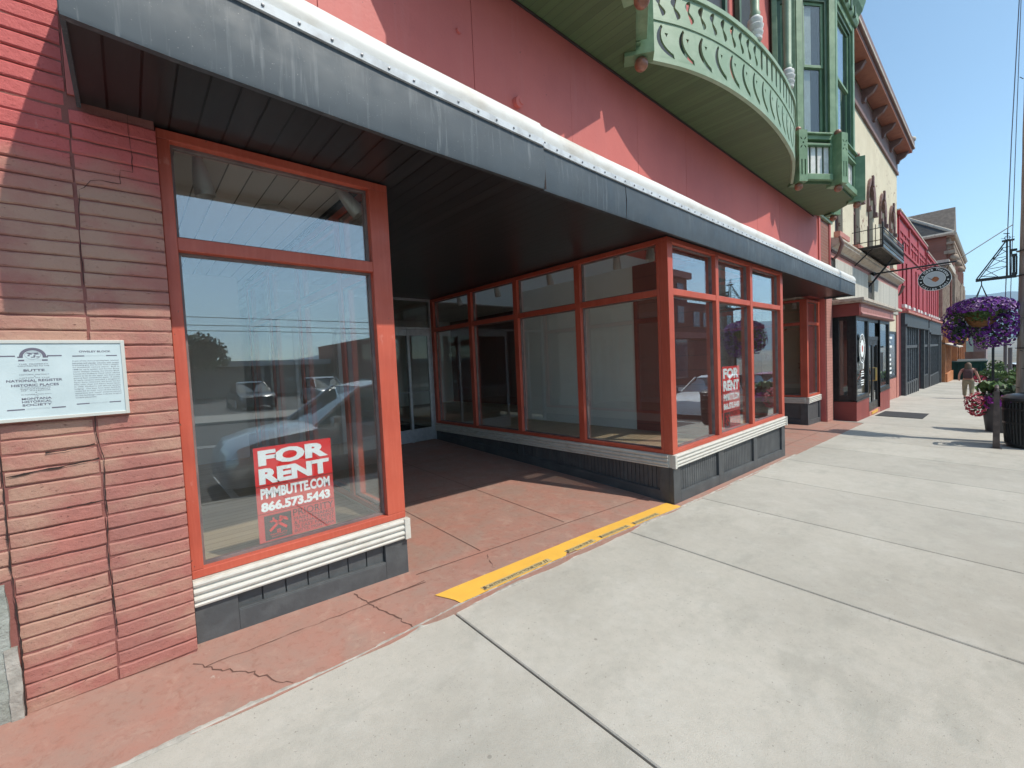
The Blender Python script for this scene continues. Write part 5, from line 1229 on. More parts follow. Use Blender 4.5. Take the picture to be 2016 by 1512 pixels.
mb.box(52.82,55.6,.56,3.18,-1.66,-1.56); mb.build('body', mat('dark_green_steel', (.006,.035,.028), (.012,.05,.036), 2, .8, .2, 10, spec=.1), DU, bevel=.02)
mb = MB(); mb.hexa([(52.9,.6,-1.56),(55.5,.6,-1.56),(55.5,3.1,-1.56),(52.9,3.1,-1.56),(53.0,.65,-1.48),(55.4,.65,-1.42),(55.4,3.05,-1.42),(53.0,3.05,-1.48)]); mb.build('lid', mat('dusty_lid', (.07,.08,.075), None), DU)
mb = MB()
for y in (.9, 2.9): mb.tube([(53.2,y,-3.19),(53.35,y,-3.19)], .09, 12)
mb.build('wheel', M['ink_black'], DU)
for i, (x, y, w_, lb) in enumerate(((52.0,2.72,.35,'small brick red planter box at the foot of the dumpster'),)):
    mb = MB(); mb.hexa([(x,y,gz(x,y)),(x+.5,y,gz(x,y)),(x+.5,y+w_,gz(x,y)),(x,y+w_,gz(x,y)),(x-.05,y-.05,gz(x,y)+.4),(x+.55,y-.05,gz(x,y)+.4),(x+.55,y+w_+.05,gz(x,y)+.4),(x-.05,y+w_+.05,gz(x,y)+.4)]); tag(mb.build('planter_box', M['pink_trim'], None), lb, 'planter')
# ---------------------------------------------------------------- foliage helpers
M['leaf'] = mat('leaf_green', (.045,.10,.02), (.09,.16,.035), 9, .6)
M['leafdark'] = mat('dark_leaf', (.018,.035,.016), (.035,.06,.025), 9, .6)
M['leaflight'] = mat('light_leaf', (.13,.22,.05), (.20,.30,.08), 9, .6)
M['petal_violet'] = mat('violet_petal', (.19,.022,.30), (.08,.006,.13), 14, .6)
M['petal_edge'] = mat('pale_petal_edge', (.62,.42,.62), None, rough=.6)
M['petal_red'] = mat('rose_red_petal', (.55,.04,.09), (.40,.02,.05), 12, .6)
M['petal_pink'] = mat('pale_pink_petal', (.72,.38,.40), None, rough=.6)
M['bark'] = mat('brown_bark', (.10,.07,.05), (.15,.11,.08), 8, .9, .6, 20)
def leafcloud(mb, c, rad, n, size, mi=0, seed=1, shell=.55, droop=0, lump=None):
    r = random.Random(seed)
    for _ in range(n):
        while True:
            p = Vector((r.uniform(-1,1), r.uniform(-1,1), r.uniform(-1,1)))
            if shell <= p.length <= 1: break
        if lump: 
            if noise.noise(p*lump+Vector((seed*1.7,0,0))) < -.12: continue
        q = Vector((c[0]+p.x*rad[0], c[1]+p.y*rad[1], c[2]+p.z*rad[2]-droop*(p.x*p.x+p.y*p.y)*rad[2]))
        d = (p+Vector((r.uniform(-.8,.8), r.uniform(-.8,.8), r.uniform(-.6,.6)))).normalized(); a = d.orthogonal().normalized(); a = Matrix.Rotation(r.uniform(0,6.28), 3, d) @ a; b = d.cross(a)
        s = size*r.uniform(.6,1.3)
        mb.add([q-b*s*.35, q+a*s*.5+d*s*.12, q+b*s*.35, q-a*s*.5], [(0,1,2,3)], mi)
def flowers(mb, c, rad, n, size, mi, me, seed, zmin=-1, droop=0):
    r = random.Random(seed)
    for _ in range(n):
        while True:
            p = Vector((r.uniform(-1,1), r.uniform(-1,1), r.uniform(-1,1)))
            if .5 < p.length < 1 and p.z > zmin: break
        p = p.normalized()*r.uniform(.92,1.06); q = Vector((c[0]+p.x*rad[0], c[1]+p.y*rad[1], c[2]+p.z*rad[2]-droop*(p.x*p.x+p.y*p.y)*rad[2]))
        d = (p+Vector((r.uniform(-.4,.4), r.uniform(-.4,.4), r.uniform(-.2,.5)))).normalized(); a = d.orthogonal().normalized(); b = d.cross(a); s = size*r.uniform(.75,1.2)
        ring = []; rin = []
        for k in range(10):
            t = 2*math.pi*k/10; w_ = s*(.5 if k % 2 == 0 else .42); ring.append(q+(a*math.cos(t)+b*math.sin(t))*w_+d*s*.10); rin.append(q+(a*math.cos(t)+b*math.sin(t))*w_*.80+d*s*.06)
        mb.add(ring+rin+[q-d*s*.12], [(k, (k+1) % 10, 10+(k+1) % 10, 10+k) for k in range(10)], me if r.random() < .40 else mi)
        b0 = len(mb.v)-21
        for k in range(10): mb.f.append((b0+10+k, b0+10+(k+1) % 10, b0+20)); mb.m.append(mi)
# ---------------------------------------------------------------- utility pole, mine headframe bracket, hanging basket
XP = 12.75
PO = thing('utility_pole', 'weathered grey wooden utility pole at the kerb', 'pole', (XP, -.365, gz(XP,-.36)))
mb = MB(); rows = []
for i in range(60):
    z = gz(XP,-.36)-.05 + i*.2; r_ = .142-.0022*i; rows.append([(XP+(r_+noise.noise(Vector((k*.9, i*.35, 2)))*.006)*math.cos(2*math.pi*k/24), -.365+(r_+noise.noise(Vector((k*.9, i*.35, 7)))*.006)*math.sin(2*math.pi*k/24), z) for k in range(24)])
mb.grid(rows, 0, True, True); mb.build('shaft', mat('weathered_pole_wood', (.40,.36,.315), (.26,.225,.19), 5, .9, .7, 18, stretch=(4,4,.35), bdist=.012, thr=(.4,.6)), PO, smooth=True)
mb = MB()
for z in (-1.2,-.9,-.55,-.2,.1,.42,.8,1.25,1.75,2.6,3.6,4.8,5.9):
    a = rnd.uniform(2.2,3.8); x = XP+.14*math.cos(a); y = -.365+.14*math.sin(a); mb.tube([(x,y,z),(x-.05,y+.02+rnd.uniform(0,.05),z+rnd.uniform(-.05,.05))], .006, 5)
for z in (-.15, 1.22, 1.68): mb.lathe([(.142,z),(.146,z),(.146,z+.015),(.142,z+.015)], (XP,-.365,0), 20)
mb.build('staples_and_bands', M['blackmetal'], PO)
HF = thing('headframe_bracket', 'black steel bracket shaped like a mine headframe fixed to the utility pole', 'bracket', (XP, 0, 1.25))
mb = MB(); xp = XP-.05
def bar(a, b, r_=.009): mb.tube([(xp, a[0], a[1]), (xp, b[0], b[1])], r_, 6)
mb.box(xp-.02, xp+.02, -.23, .30, 1.20, 1.255)
bar((.29,1.25),(-.085,1.90),.012); bar((.255,1.25),(-.06,1.80),.009); bar((-.11,1.25),(-.105,1.93),.013); bar((-.15,1.25),(-.145,1.93),.011)
for (a, b) in (((-.01,1.79),(-.14,1.80)),((.08,1.61),(-.12,1.62)),((.17,1.42),(-.12,1.44)),((.235,1.30),(.0,1.25)),((-.01,1.79),(-.11,1.70)),((.08,1.61),(-.11,1.50)),((.17,1.42),(.0,1.25)),((.08,1.61),(-.11,1.73)),((.17,1.42),(-.11,1.60)),((.24,1.28),(-.11,1.43))): bar(a, b, .006)
mb.box(xp-.05, xp+.05, -.20, -.04, 1.905, 1.93); bar((-.20,1.97),(-.03,1.97),.004)
mb.tube([(xp, -.11+.035*math.cos(t), 1.97+.035*math.sin(t)) for t in [2*math.pi*k/12 for k in range(13)]], .006, 5); bar((-.11,1.97),(-.11,2.045),.007); bar((-.14,2.045),(-.06,2.06),.008)
# C-shaped iron by the pole
mb.box(xp-.02,xp+.02,-.235,-.16,1.60,1.65); mb.box(xp-.02,xp+.02,-.235,-.15,1.70,1.745); mb.box(xp-.02,xp+.02,-.175,-.15,1.65,1.70); bar((-.195,1.60),(-.195,1.26),.018); bar((-.228,1.60),(-.228,1.26),.012); mb.box(xp-.03,xp+.03,-.235,-.17,1.255,1.30)
mb.build('steelwork', M['blackmetal'], HF)
HB = thing('hanging_basket', 'hanging basket overflowing with violet petunias under the steel bracket', 'flower basket', (XP-.05, .23, 1.2))
bx, by = XP-.05, .22
mb = MB(); mb.lathe([(.02,.30),(.12,.31),(.19,.38),(.235,.50),(.25,.60),(.23,.60),(.21,.5),(.02,.36)], (bx, by, 0), 24); mb.build('basket', mat('coir_basket', (.27,.13,.045), (.18,.08,.03), 14, .9, .8, 30, stretch=(1,1,3), bdist=.01), HB)
mb = MB(); mb.tube([(bx,by,1.20),(bx,by,1.12)], .008, 6)
for k in range(4): a = k*1.57+.7; mb.tube([(bx,by,1.13),(bx+.22*math.cos(a),by+.22*math.sin(a),.60)], .007, 5)
mb.build('hanger', M['blackmetal'], HB)
mb = MB(); leafcloud(mb, (bx,by,.66), (.42,.42,.20), 1300, .055, 0, 3, .2)
for k, (ax, ay, zz, ry, rz_) in enumerate(((.0,.38,.38,.16,.30),(0,-.28,.30,.20,.38),(.05,-.06,.15,.22,.26),(-.1,.30,.20,.15,.24),(-.22,.0,.55,.22,.16),(.2,.2,.4,.2,.3))): leafcloud(mb, (bx+ax,by+ay,zz), (.18,ry,rz_), 420, .05, k % 2, 10+k, .2)
mb.build('foliage', [M['leaf'], M['leafdark']], HB)
mb = MB(); flowers(mb, (bx,by,.66), (.45,.47,.22), 640, .066, 0, 1, 5, -.2)
for k, (ax, ay, zz, ry, rz_, n_) in enumerate(((.0,.40,.38,.17,.30,130),(0,-.28,.30,.22,.40,260),(.05,-.06,.12,.24,.26,200),(-.1,.32,.20,.15,.24,70),(-.28,-.28,.45,.2,.3,70))): flowers(mb, (bx+ax,by+ay,zz), (.19,ry,rz_), n_, .058, 0, 0 if k % 2 else 1, 20+k, -1)
mb.build('petunias', [M['petal_violet'], M['petal_edge']], HB)

# wires beside the pole
mb = MB(); mb.tube([(30,-.2,.8),(30,-.28,5.5),(30,-.36,9),(30,-.55,15)], .018, 5); mb.tube([(30.2,-.36,1.2),(30.2,-.47,8),(30.2,-.6,15)], .014, 5); tag(mb.build('overhead_wires', mat('wire_grey', (.12,.12,.16), None), None), 'thin wires rising beside the utility pole', 'wires')

# ---------------------------------------------------------------- bike hoop, litter bin, planter, mat
BH = thing('bike_hoop', 'brown steel bike hoop with round badge standing before the litter bin', 'bike rack', (11.9, .01, gz(11.9,0)))
x0 = 11.66; y = .01; z0_ = gz(x0, 0); mb = MB()
mb.hexa([(x0-.03,y-.045,z0_),(x0+.03,y-.045,z0_),(x0+.03,y+.045,z0_),(x0-.03,y+.045,z0_),(x0-.03,y-.035,z0_+1.04),(x0+.03,y-.035,z0_+1.04),(x0+.03,y+.035,z0_+1.04),(x0-.03,y+.035,z0_+1.04)])
mb.tube([(x0,y,z0_+1.02),(x0+.02,y,z0_+1.08),(x0+.08,y,z0_+1.11),(x0+.30,y,z0_+1.11),(x0+.36,y,z0_+1.07),(x0+.38,y,z0_+.98)], .030, 10)
mb.box(x0+.36,x0+.41,y-.03,y+.03,z0_-.01,z0_+1.0)
mb.tube([(x0+.20+.13*math.cos(t), y, z0_+.82+.13*math.sin(t)) for t in [2*math.pi*k/24 for k in range(25)]], .02, 8); mb.box(x0+.12,x0+.28,y-.01,y+.01,z0_+.76,z0_+.88); mb.box(x0+.03,x0+.36,y-.012,y+.012,z0_+.80,z0_+.84)
mb.box(x0-.07,x0+.07,y-.07,y+.07,z0_,z0_+.012)
mb.build('hoop_frame', mat('brown_steel', (.075,.055,.05), (.12,.09,.08), 10, .5, metal=.3), BH, bevel=.004)
LB = thing('litter_bin', 'black slatted steel litter bin at the right edge of the pavement', 'litter bin', (12.18, -.41, gz(12.18,-.4)))
cx_, cy_ = 12.18, -.41; z0_ = gz(cx_, cy_); mb = MB()
for k in range(44): a = 2*math.pi*k/44; c_, s_ = math.cos(a), math.sin(a); mb.tube([(cx_+.31*c_, cy_+.31*s_, z0_+.06), (cx_+.335*c_, cy_+.335*s_, z0_+.45), (cx_+.345*c_, cy_+.345*s_, z0_+.86)], .013, 5)
for zz, r_ in ((.06,.31),(.45,.335),(.70,.345),(.86,.35)): mb.lathe([(r_-.012,zz),(r_+.014,zz),(r_+.014,zz+.03),(r_-.012,zz+.03)], (cx_,cy_,z0_), 32)
mb.build('slatted_body', M['blackmetal'], LB, smooth=True)
mb = MB(); mb.lathe([(.30,.03),(.30,.80),(.29,.80),(.29,.05),(.01,.05),(.01,.03)], (cx_,cy_,z0_), 28); mb.build('liner', M['ink_black'], LB, smooth=True)
mb = MB(); mb.lathe([(.34,.88),(.375,.89),(.375,.92),(.30,.97),(.17,1.0),(.17,.98),(.29,.94),(.34,.90)], (cx_,cy_,z0_), 32); mb.build('lid', mat('dark_grey_lid', (.03,.032,.036), None, rough=.3), LB, smooth=True)
PL = thing('flower_planter', 'tall dark grey tapered planter with pink and purple flowers beside the litter bin', 'planter', (14.5, -.06, gz(14.5,-.06)))
cx_, cy_ = 14.5, -.06; z0_ = gz(cx_, cy_); mb = MB(); mb.lathe([(.22,0),(.24,.02),(.315,.70),(.335,.70),(.335,.74),(.30,.74),(.29,.64),(.01,.62)], (cx_,cy_,z0_), 28); mb.build('pot', mat('dark_grey_pot', (.055,.052,.058), (.075,.07,.075), 4, .6), PL, smooth=True)
mb = MB(); leafcloud(mb, (cx_,cy_,z0_+.78), (.36,.36,.14), 700, .07, 0, 31, .2); leafcloud(mb, (cx_-.05,cy_+.30,z0_+.62), (.22,.20,.26), 350, .05, 1, 32, .2); leafcloud(mb, (cx_+.05,cy_-.1,z0_+.92), (.30,.34,.10), 160, .20, 0, 33, .2); leafcloud(mb, (cx_+.1,cy_+.1,z0_+1.0), (.2,.3,.12), 60, .2, 1, 34, .2)
mb.build('foliage', [M['leafdark'], M['leaf']], PL)
mb = MB(); flowers(mb, (cx_-.1,cy_+.36,z0_+.62), (.22,.20,.27), 260, .06, 0, 1, 41, -1); flowers(mb, (cx_-.05,cy_,z0_+.74), (.38,.30,.14), 150, .055, 2, 2, 42, -.5); flowers(mb, (cx_-.1,cy_+.10,z0_+.66), (.33,.2,.15), 70, .055, 2, 2, 43, -1)
mb.build('blossoms', [M['petal_red'], M['petal_pink'], mat('magenta_petal', (.28,.015,.30), (.2,.01,.2), 10, .6)], PL)
def far_planter(x, y, h, kind, label, seed, potcol):
    z0 = gz(x, y); t = thing('plant_pot', label, 'potted plant', (x, y, z0), 'potted plants along the far kerb')
    mb = MB(); mb.lathe([(.25,0),(.34,.55),(.38,.55),(.38,.60),(.3,.6),(.01,.55)], (x,y,z0), 18); mb.build('pot', potcol, t, smooth=True)
    mb = MB(); r = random.Random(seed)
    leafcloud(mb, (x,y,z0+.6+h*.45), (.55,.55,h*.5), 500, .16, 0, seed, .1, lump=2.0)
    for k in range(26):
        a = r.uniform(0,6.28); l = r.uniform(.5,1.0)*h; dx, dy = math.cos(a)*l*.5, math.sin(a)*l*.5
        P_ = [Vector((x,y,z0+.5)), Vector((x+dx*.4,y+dy*.4,z0+.5+l*.7)), Vector((x+dx*1.1,y+dy*1.1,z0+.55+l*.8))]; w_ = Vector((-math.sin(a),math.cos(a),0))*.045
        mb.grid([[p-w_*(1-.4*i), p+w_*(1-.4*i)] for i, p in enumerate(P_)], 1)
    mb.build('foliage', [M['leaf'], M['leaflight']], t)
    if kind:
        mb = MB(); flowers(mb, (x-.2,y+.45,z0+.6), (.25,.25,.25), 60, .12, 0, 0, seed+5, -1); mb.build('blossoms', [M['petal_red']], t)
dk = mat('black_pot', (.03,.03,.033), None, rough=.6); tc = mat('terracotta_pot', (.50,.16,.06), (.42,.12,.05), 5, .7)
far_planter(36, .20, .55, True, 'black pot with red flowers and spiky leaves between the planter and the dumpster', 51, dk)
far_planter(27, -.55, .6, False, 'leafy plant in a terracotta pot close beside the utility pole', 52, tc)
far_planter(44, .1, 1.1, False, 'tall pale green plant in a black pot just right of the dumpster', 53, dk)
far_planter(31, -.75, .75, False, 'bushy bright green plant in a black pot behind the terracotta one', 54, dk)
mb = MB(); mb.tube([(33,.16,gz(33,.16)),(33,.16,.05)], .05, 8); mb.box(32.9,33.1,.1,.55,-.05,.05); tag(mb.build('lamp_post', M['blackmetal'], None), 'thin dark lamp post with short arm seen right of the green banner', 'lamp post', 'posts along the far kerb')
for x, y_, h, lb in ((46,-.35,5.5,'grey post behind the petunia basket near the white car'),(40,-.5,2.4,'dark short post left of the white car on the street')):
    mb = MB(); mb.tube([(x,y_,gz(x,y_)-.02),(x,y_,gz(x,y_)+h)], .09, 8); mb.tube([(x,y_,gz(x,y_)),(x,y_,gz(x,y_)+.3)], .14, 8); tag(mb.build('kerb_post', mat('grey_post', (.16,.14,.14), None), None), lb, 'post', 'posts along the far kerb')

# ---------------------------------------------------------------- walking woman (seen from behind)
def skin_body(name, joints, edges, mtl, parent, sub=2, root=0):
    me = bpy.data.meshes.new(name); me.from_pydata([j[0] for j in joints], edges, []); o = bpy.data.objects.new(name, me); COL.objects.link(o)
    me.materials.append(mtl); o.modifiers.new('skin', 'SKIN'); s = o.modifiers.new('sub', 'SUBSURF'); s.levels = sub; s.render_levels = sub
    if not me.skin_vertices: 
        bpy.context.view_layer.objects.active = o
    sk = me.skin_vertices[0].data
    for i, j in enumerate(joints):
        r_ = j[1]; sk[i].radius = r_ if isinstance(r_, tuple) else (r_, r_); sk[i].use_root = (i == root)
    o.parent = parent
    return o
# local frame: forward = +x, left = +y, z up, height 1.52
PX, PY = 26.3, .82
PE = thing('person', 'person walking away with long brown hair, pink top, dark backpack and khaki trousers', 'person', (PX, PY, gz(PX,PY)))
sk_ = mat('skin_tone', (.50,.26,.19), None, rough=.55); khaki = mat('khaki_cloth', (.27,.235,.155), (.21,.18,.12), 8, .9); pink = mat('dusty_pink_top', (.26,.085,.085), (.20,.06,.065), 8, .9); hair = mat('brown_hair', (.085,.055,.032), (.14,.095,.055), 25, .6, stretch=(6,6,1)); bag = mat('maroon_backpack', (.055,.025,.028), (.08,.035,.04), 8, .8)
J = [((0,0,.82),(.13,.15)),((0,0,.95),(.12,.135)),((.01,0,1.10),(.11,.14)),((.02,0,1.22),(.09,.15)),((.03,0,1.30),.05),((.04,0,1.36),.045),((.05,0,1.42),(.07,.065)),((.05,0,1.48),(.062,.058)),
     ((0,.09,.74),.095),((.10,.10,.42),.062),((.06,.10,.10),.040),((.05,.10,.045),.036),((.17,.11,.03),.030),
     ((0,-.09,.74),.095),((-.02,-.10,.43),.060),((-.20,-.10,.16),.040),((-.24,-.10,.09),.034),((-.16,-.10,.02),.028),
     ((.02,.185,1.22),.055),((-.06,.26,1.00),.042),((.06,.27,.82),.030),((.09,.265,.75),(.028,.018)),
     ((.02,-.185,1.22),.055),((.04,-.26,1.00),.042),((.0,-.33,.80),.030),((.0,-.345,.72),(.028,.018))]
E_ = [(0,1),(1,2),(2,3),(3,4),(4,5),(5,6),(6,7),(0,8),(8,9),(9,10),(10,11),(11,12),(0,13),(13,14),(14,15),(15,16),(16,17),(3,18),(18,19),(19,20),(20,21),(3,22),(22,23),(23,24),(24,25)]
skin_body('body', J, E_, sk_, PE)
JT = [((0,0,.86),(.150,.160)),((0,0,.98),(.135,.150)),((.01,0,1.10),(.125,.155)),((.02,0,1.21),(.105,.165)),((.03,0,1.27),(.07,.07)),((.02,.19,1.215),.068),((0,.215,1.15),.062),((.02,-.19,1.215),.068),((.02,-.22,1.15),.062)]
skin_body('top', JT, [(0,1),(1,2),(2,3),(3,4),(3,5),(5,6),(3,7),(7,8)], pink, PE)
JP = [((0,0,.86),(.150,.170)),((0,0,.78),(.16,.175)),((0,.095,.70),.108),((.10,.105,.42),.080),((.06,.105,.12),.066),((0,-.095,.70),.108),((-.02,-.105,.43),.078),((-.19,-.105,.18),.064)]
skin_body('trousers', JP, [(0,1),(1,2),(2,3),(3,4),(1,5),(5,6),(6,7)], khaki, PE)
mb = MB(); rows = []
for i in range(11):
    t = i/10; z = 1.535-.36*t; r_ = [.02,.065,.088,.096,.098,.10,.105,.11,.105,.09,.05][i]; rows.append([(.045-.05*t+(r_*.95+noise.noise(Vector((k,i,0)))*.008)*math.cos(2*math.pi*k/16)*(1 if i < 4 else .62)-(.03 if i > 3 else 0), r_*1.05*math.sin(2*math.pi*k/16), z+noise.noise(Vector((k*2,i,3)))*.012) for k in range(16)])
mb.grid(rows, 0, True, True); h_ = mb.build('hair', hair, None, smooth=True); h_.parent = PE
bm_ = MB(); rows = []
for z, hx, hy in ((.86,.03,.10),(.88,.07,.135),(.95,.085,.145),(1.10,.085,.145),(1.20,.07,.13),(1.25,.03,.09)):
    rows.append([(-.20+hx*math.copysign(abs(math.cos(t))**.6, math.cos(t)), hy*math.copysign(abs(math.sin(t))**.6, math.sin(t)), z) for t in [2*math.pi*k/16 for k in range(16)]])
bm_.grid(rows, 0, True, True); b_ = bm_.build('backpack', bag, None, smooth=True); b_.parent = PE
mb = MB()
for s_ in (-1,1): mb.tube([(-.13,s_*.09,1.22),(-.02,s_*.10,1.295),(.10,s_*.10,1.22),(.14,s_*.10,1.05),(-.08,s_*.13,.95)], .018, 6)
b2 = mb.build('strap', bag, None, smooth=True); b2.parent = b_
for (fx, fy_, fz_, an) in ((.10,.10,0,0),(-.19,-.10,.04,-.6)):
    mb = MB(); rows = []
    for i in range(7):
        t = i/6; x = -.08+.24*t; w_ = [.025,.038,.036,.034,.042,.038,.018][i]; hh = [.06,.075,.08,.065,.045,.035,.02][i]
        rows.append([(fx-.02+x*math.cos(an), fy_+w_*math.sin(tt), max(0, fz_+x*-math.sin(an)*.5+hh/2+hh/2*math.cos(tt))) for tt in [2*math.pi*k/10 for k in range(10)]])
    mb.grid(rows, 0, True, True); s_ = mb.build('shoe', M['ink_black'], None, smooth=True); s_.parent = PE

# ---------------------------------------------------------------- cars
def loft_y(mb, stations, mi=0, n=None):  # stations: (x, [(y, z)...] half section, mirrored)
    rows = []
    for x, sec in stations: rows.append([(x, y, z) for y, z in sec]+[(x, -y, z) for y, z in sec[::-1]])
    mb.grid(rows, mi, True, True)
def car(name, label, col, loc, rz_, suv=False):
    t = thing(name, label, 'car', loc); t.rotation_euler.z = rz_
    L_ = 4.6; H = 1.62 if suv else 1.45; hb = .98 if suv else .90
    mb = MB(); st = []
    for x, zt, w_ in ((-2.30,.62,.70),(-2.25,.80,.82),(-2.0,hb-.02,.88),(-1.3,hb,.91),(0,hb,.92),(.85,hb,.92),(1.2,hb-.01,.91),(1.8,hb-.07,.88),(2.15,hb-.16,.83),(2.28,.66,.76),(2.32,.50,.70)):
        st.append((x, [(0,.22),(w_-.06,.22),(w_,.34),(w_,zt-.22 if zt > .7 else zt-.08),(w_-.05,zt-.03),(w_-.22,zt+.01),(0,zt+.03)]))
    loft_y(mb, st)
    if suv: cab = [(-2.15,hb,.78,hb+.02),(-1.95,hb,.80,H-.10),(-1.5,hb,.80,H),(-.2,hb,.80,H+.01),(.25,hb,.80,H-.06),(1.05,hb,.82,hb+.02)]
    else: cab = [(-1.85,hb,.76,hb+.02),(-1.25,hb,.76,H-.10),(-.8,hb,.76,H),(-.1,hb,.76,H),(.25,hb,.78,H-.06),(1.15,hb,.80,hb+.02)]
    body = mb.build('body', col, None, smooth=True); body.parent = t
    mr = MB(); loft_y(mr, [(x, [(0,zt-.03),(w_-.16,zt-.03),(w_-.18,zt),(0,zt+.015)]) for x, z0, w_, zt in cab[1:-1]]); rf = mr.build('roof', col, None, smooth=True); rf.parent = t
    mg = MB(); loft_y(mg, [(x, [(0,z0-.02),(w_-.02,z0-.02),(w_-.02-(zt-z0)*.28,zt-.015),(0,zt-.012)]) for x, z0, w_, zt in cab]); gg = mg.build('windows', M['car_glass'], None, smooth=True); gg.parent = t
    mp = MB()
    for s_ in (-1, 1):
        for xa, xb in ((-.35,-.27),(-1.5,-1.4)): mp.hexa([(xa,s_*.80,hb),(xb,s_*.80,hb),(xb,s_*.77,hb),(xa,s_*.77,hb),(xa,s_*.64,H-.05),(xb,s_*.64,H-.05),(xb,s_*.61,H-.05),(xa,s_*.61,H-.05)])
        mp.tube([(1.1,s_*.80,hb+.01),(.28,s_*.64,H-.06)], .03, 6)
        mp.box(.70,.88,s_*.88-.0,s_*1.04,hb+.0,hb+.14) if s_ > 0 else mp.box(.70,.88,-1.04,-.88,hb+.0,hb+.14)
    pp = mp.build('pillars_and_mirrors', col, None); pp.parent = t
    for x in (-1.42, 1.40):
        for s_ in (-1, 1):
            mw = MB(); mw.tube([(x,s_*.70,.33),(x,s_*.93,.33)], .33, 24); wh = mw.build('wheel', M['ink_black'], None, smooth=True); wh.parent = t
            mh = MB(); mh.tube([(x,s_*.93,.33),(x,s_*.94,.33)], .21, 18); hu = mh.build('hubcap', M['alu'], None); hu.parent = wh
    ml = MB()
    for s_ in (-1, 1): ml.hexa([(2.14,s_*.52,.62),(2.30,s_*.52,.60),(2.20,s_*.80,.62),(2.10,s_*.80,.63),(2.05,s_*.52,.74),(2.20,s_*.52,.72),(2.10,s_*.80,.75),(2.0,s_*.80,.76)])
    hl = ml.build('headlight', M['whitepaint'], None); hl.parent = t
    mt = MB()
    for s_ in (-1, 1): mt.box(-2.30,-2.20,s_*.70-.12,s_*.70+.12,.72,.86)
    tl = mt.build('tail_light', mat('tail_red', (.4,.01,.01), None, rough=.3), None); tl.parent = t
    return t
M['car_glass'] = mat('car_window_tint', (.012,.015,.017), None, rough=.04, spec=.9)
def paint(name, c, metal=.2): return mat(name, c, None, rough=.22, metal=metal, spec=.6)
silver = paint('silver_car_paint', (.50,.52,.54), .5); white = paint('white_car_paint', (.75,.76,.77), 0); dkb = paint('dark_blue_car_paint', (.03,.04,.06), .3); redc = paint('red_car_paint', (.35,.02,.03), .1)
car('parked_car', 'silver car parked at the kerb behind the viewer, mirrored in the narrow shop window', silver, (3.25, -2.15, rz(3.2)+.02), math.pi, True)
for i, (x, y_, r_, pt, lb, sv) in enumerate(((16.5,-2.2,math.pi,white,'white car parked at the kerb, mirrored in the corner bay window',False),(22.5,-2.2,math.pi,redc,'red car parked at the kerb, mirrored at the right of the bay window',False),
        (75,-.5,1.2,white,'white car crossing at the far end of the street',False),(95,-1.6,0.4,silver,'small silver car far down the street',False),
        (5.0,-22,math.pi/2,dkb,'dark car in the parking lot across the road',False),(9.0,-22,math.pi/2,silver,'grey pickup-like car in the parking lot across the road',True),(12.5,-22.5,math.pi/2,dkb,'third dark car in the parking lot across the road',False))):
    car('parked_car', lb, pt, (x, y_, rz(x)+.02 if y_ > -5 else rz(x)+.11), r_, sv)
# cross street at the far end
mb = MB(); mb.grid([[(x, y_, gz(x,0)+.02) for y_ in (-1.1, 3.2)] for x in (69, 73.5)]); 
# ---------------------------------------------------------------- across the road (seen mirrored in the glass)
LW_ = thing('low_white_building', 'low building with pale roof edge across the parking lot', 'building', (6, -40, -1.6))
mb = MB(); mb.box(-30, 14, -52, -37, -1.7, .80); mb.build('wall', mat('grey_block_wall', (.24,.22,.20), (.2,.18,.17), 1, .8), LW_)
mb = MB(); mb.box(-30.4, 14.4, -52, -36.4, .80, 1.25); mb.build('roof_edge', M['whitepaint'], LW_)
DB = thing('dark_block_building', 'dark two storey building across the road, mirrored in the narrow window', 'building', (21, -26, -2))
mb = MB(); mb.box(14.5, 24, -40, -26, -2.4, 2.6); mb.build('wall', M['redbrick'], DB)
mb = MB()
for k in range(3): mb.box(15.3+k*3, 16.9+k*3, -26.02, -25.95, .0, 1.6)
mb.build('window', M['glass_blind'], DB)
BB = thing('opposite_brick_building', 'three storey brick building across the road, mirrored in the corner bay', 'building', (34, -17, -2.6))
mb = MB(); mb.box(26.5, 41.8, -36, -15.6, -3, 7.9); mb.box(41.8, 53, -36, -15.6, -3.4, 5.3); mb.build('wall', M['redbrick'], BB)
mb = MB(); mb.box(26.3, 42.1, -15.6, -15.2, 7.5, 8.1); mb.box(26.3,53.1,-15.6,-15.3,1.7,2.3); mb.build('cornice', M['pink_trim'], BB)
mb = MB()
for k in range(5):
    for z in (3.2, 5.4): mb.box(27.6+k*3, 28.9+k*3, -15.6, -15.52, z, z+1.6)
    mb.box(27+k*3, 29.4+k*3, -15.6, -15.52, -2.2, 1.6); mb.box(43+k*2, 44.2+k*2, -15.6, -15.52, 2.9, 4.4)
mb.build('window', M['glass_blind'], BB)
def tree(x, y_, z, h, r_, label, seed):
    t = thing('shade_tree', label, 'tree', (x, y_, z), 'trees across the road'); rr = random.Random(seed)
    mb = MB(); mb.tube([(x,y_,z),(x+.1,y_,z+h*.3),(x,y_+.1,z+h*.6),(x-.1,y_,z+h*.85)], [.22,.17,.12,.04], 8)
    for k in range(6): a = rr.uniform(0,6.28); mb.tube([(x,y_,z+h*(.3+.07*k)),(x+math.cos(a)*r_*.6,y_+math.sin(a)*r_*.6,z+h*(.55+.06*k))], [.08,.03], 5)
    mb.build('trunk', M['bark'], t); mb = MB()
    for k in range(9): a = rr.uniform(0,6.28); q = rr.uniform(.2,.6)*r_; leafcloud(mb, (x+math.cos(a)*q,y_+math.sin(a)*q,z+h*rr.uniform(.5,.9)), (r_*.5,r_*.5,h*.17), 420, .30, k % 2, seed*10+k, .3)
    mb.build('crown', [M['leaf'], M['leafdark']], t)
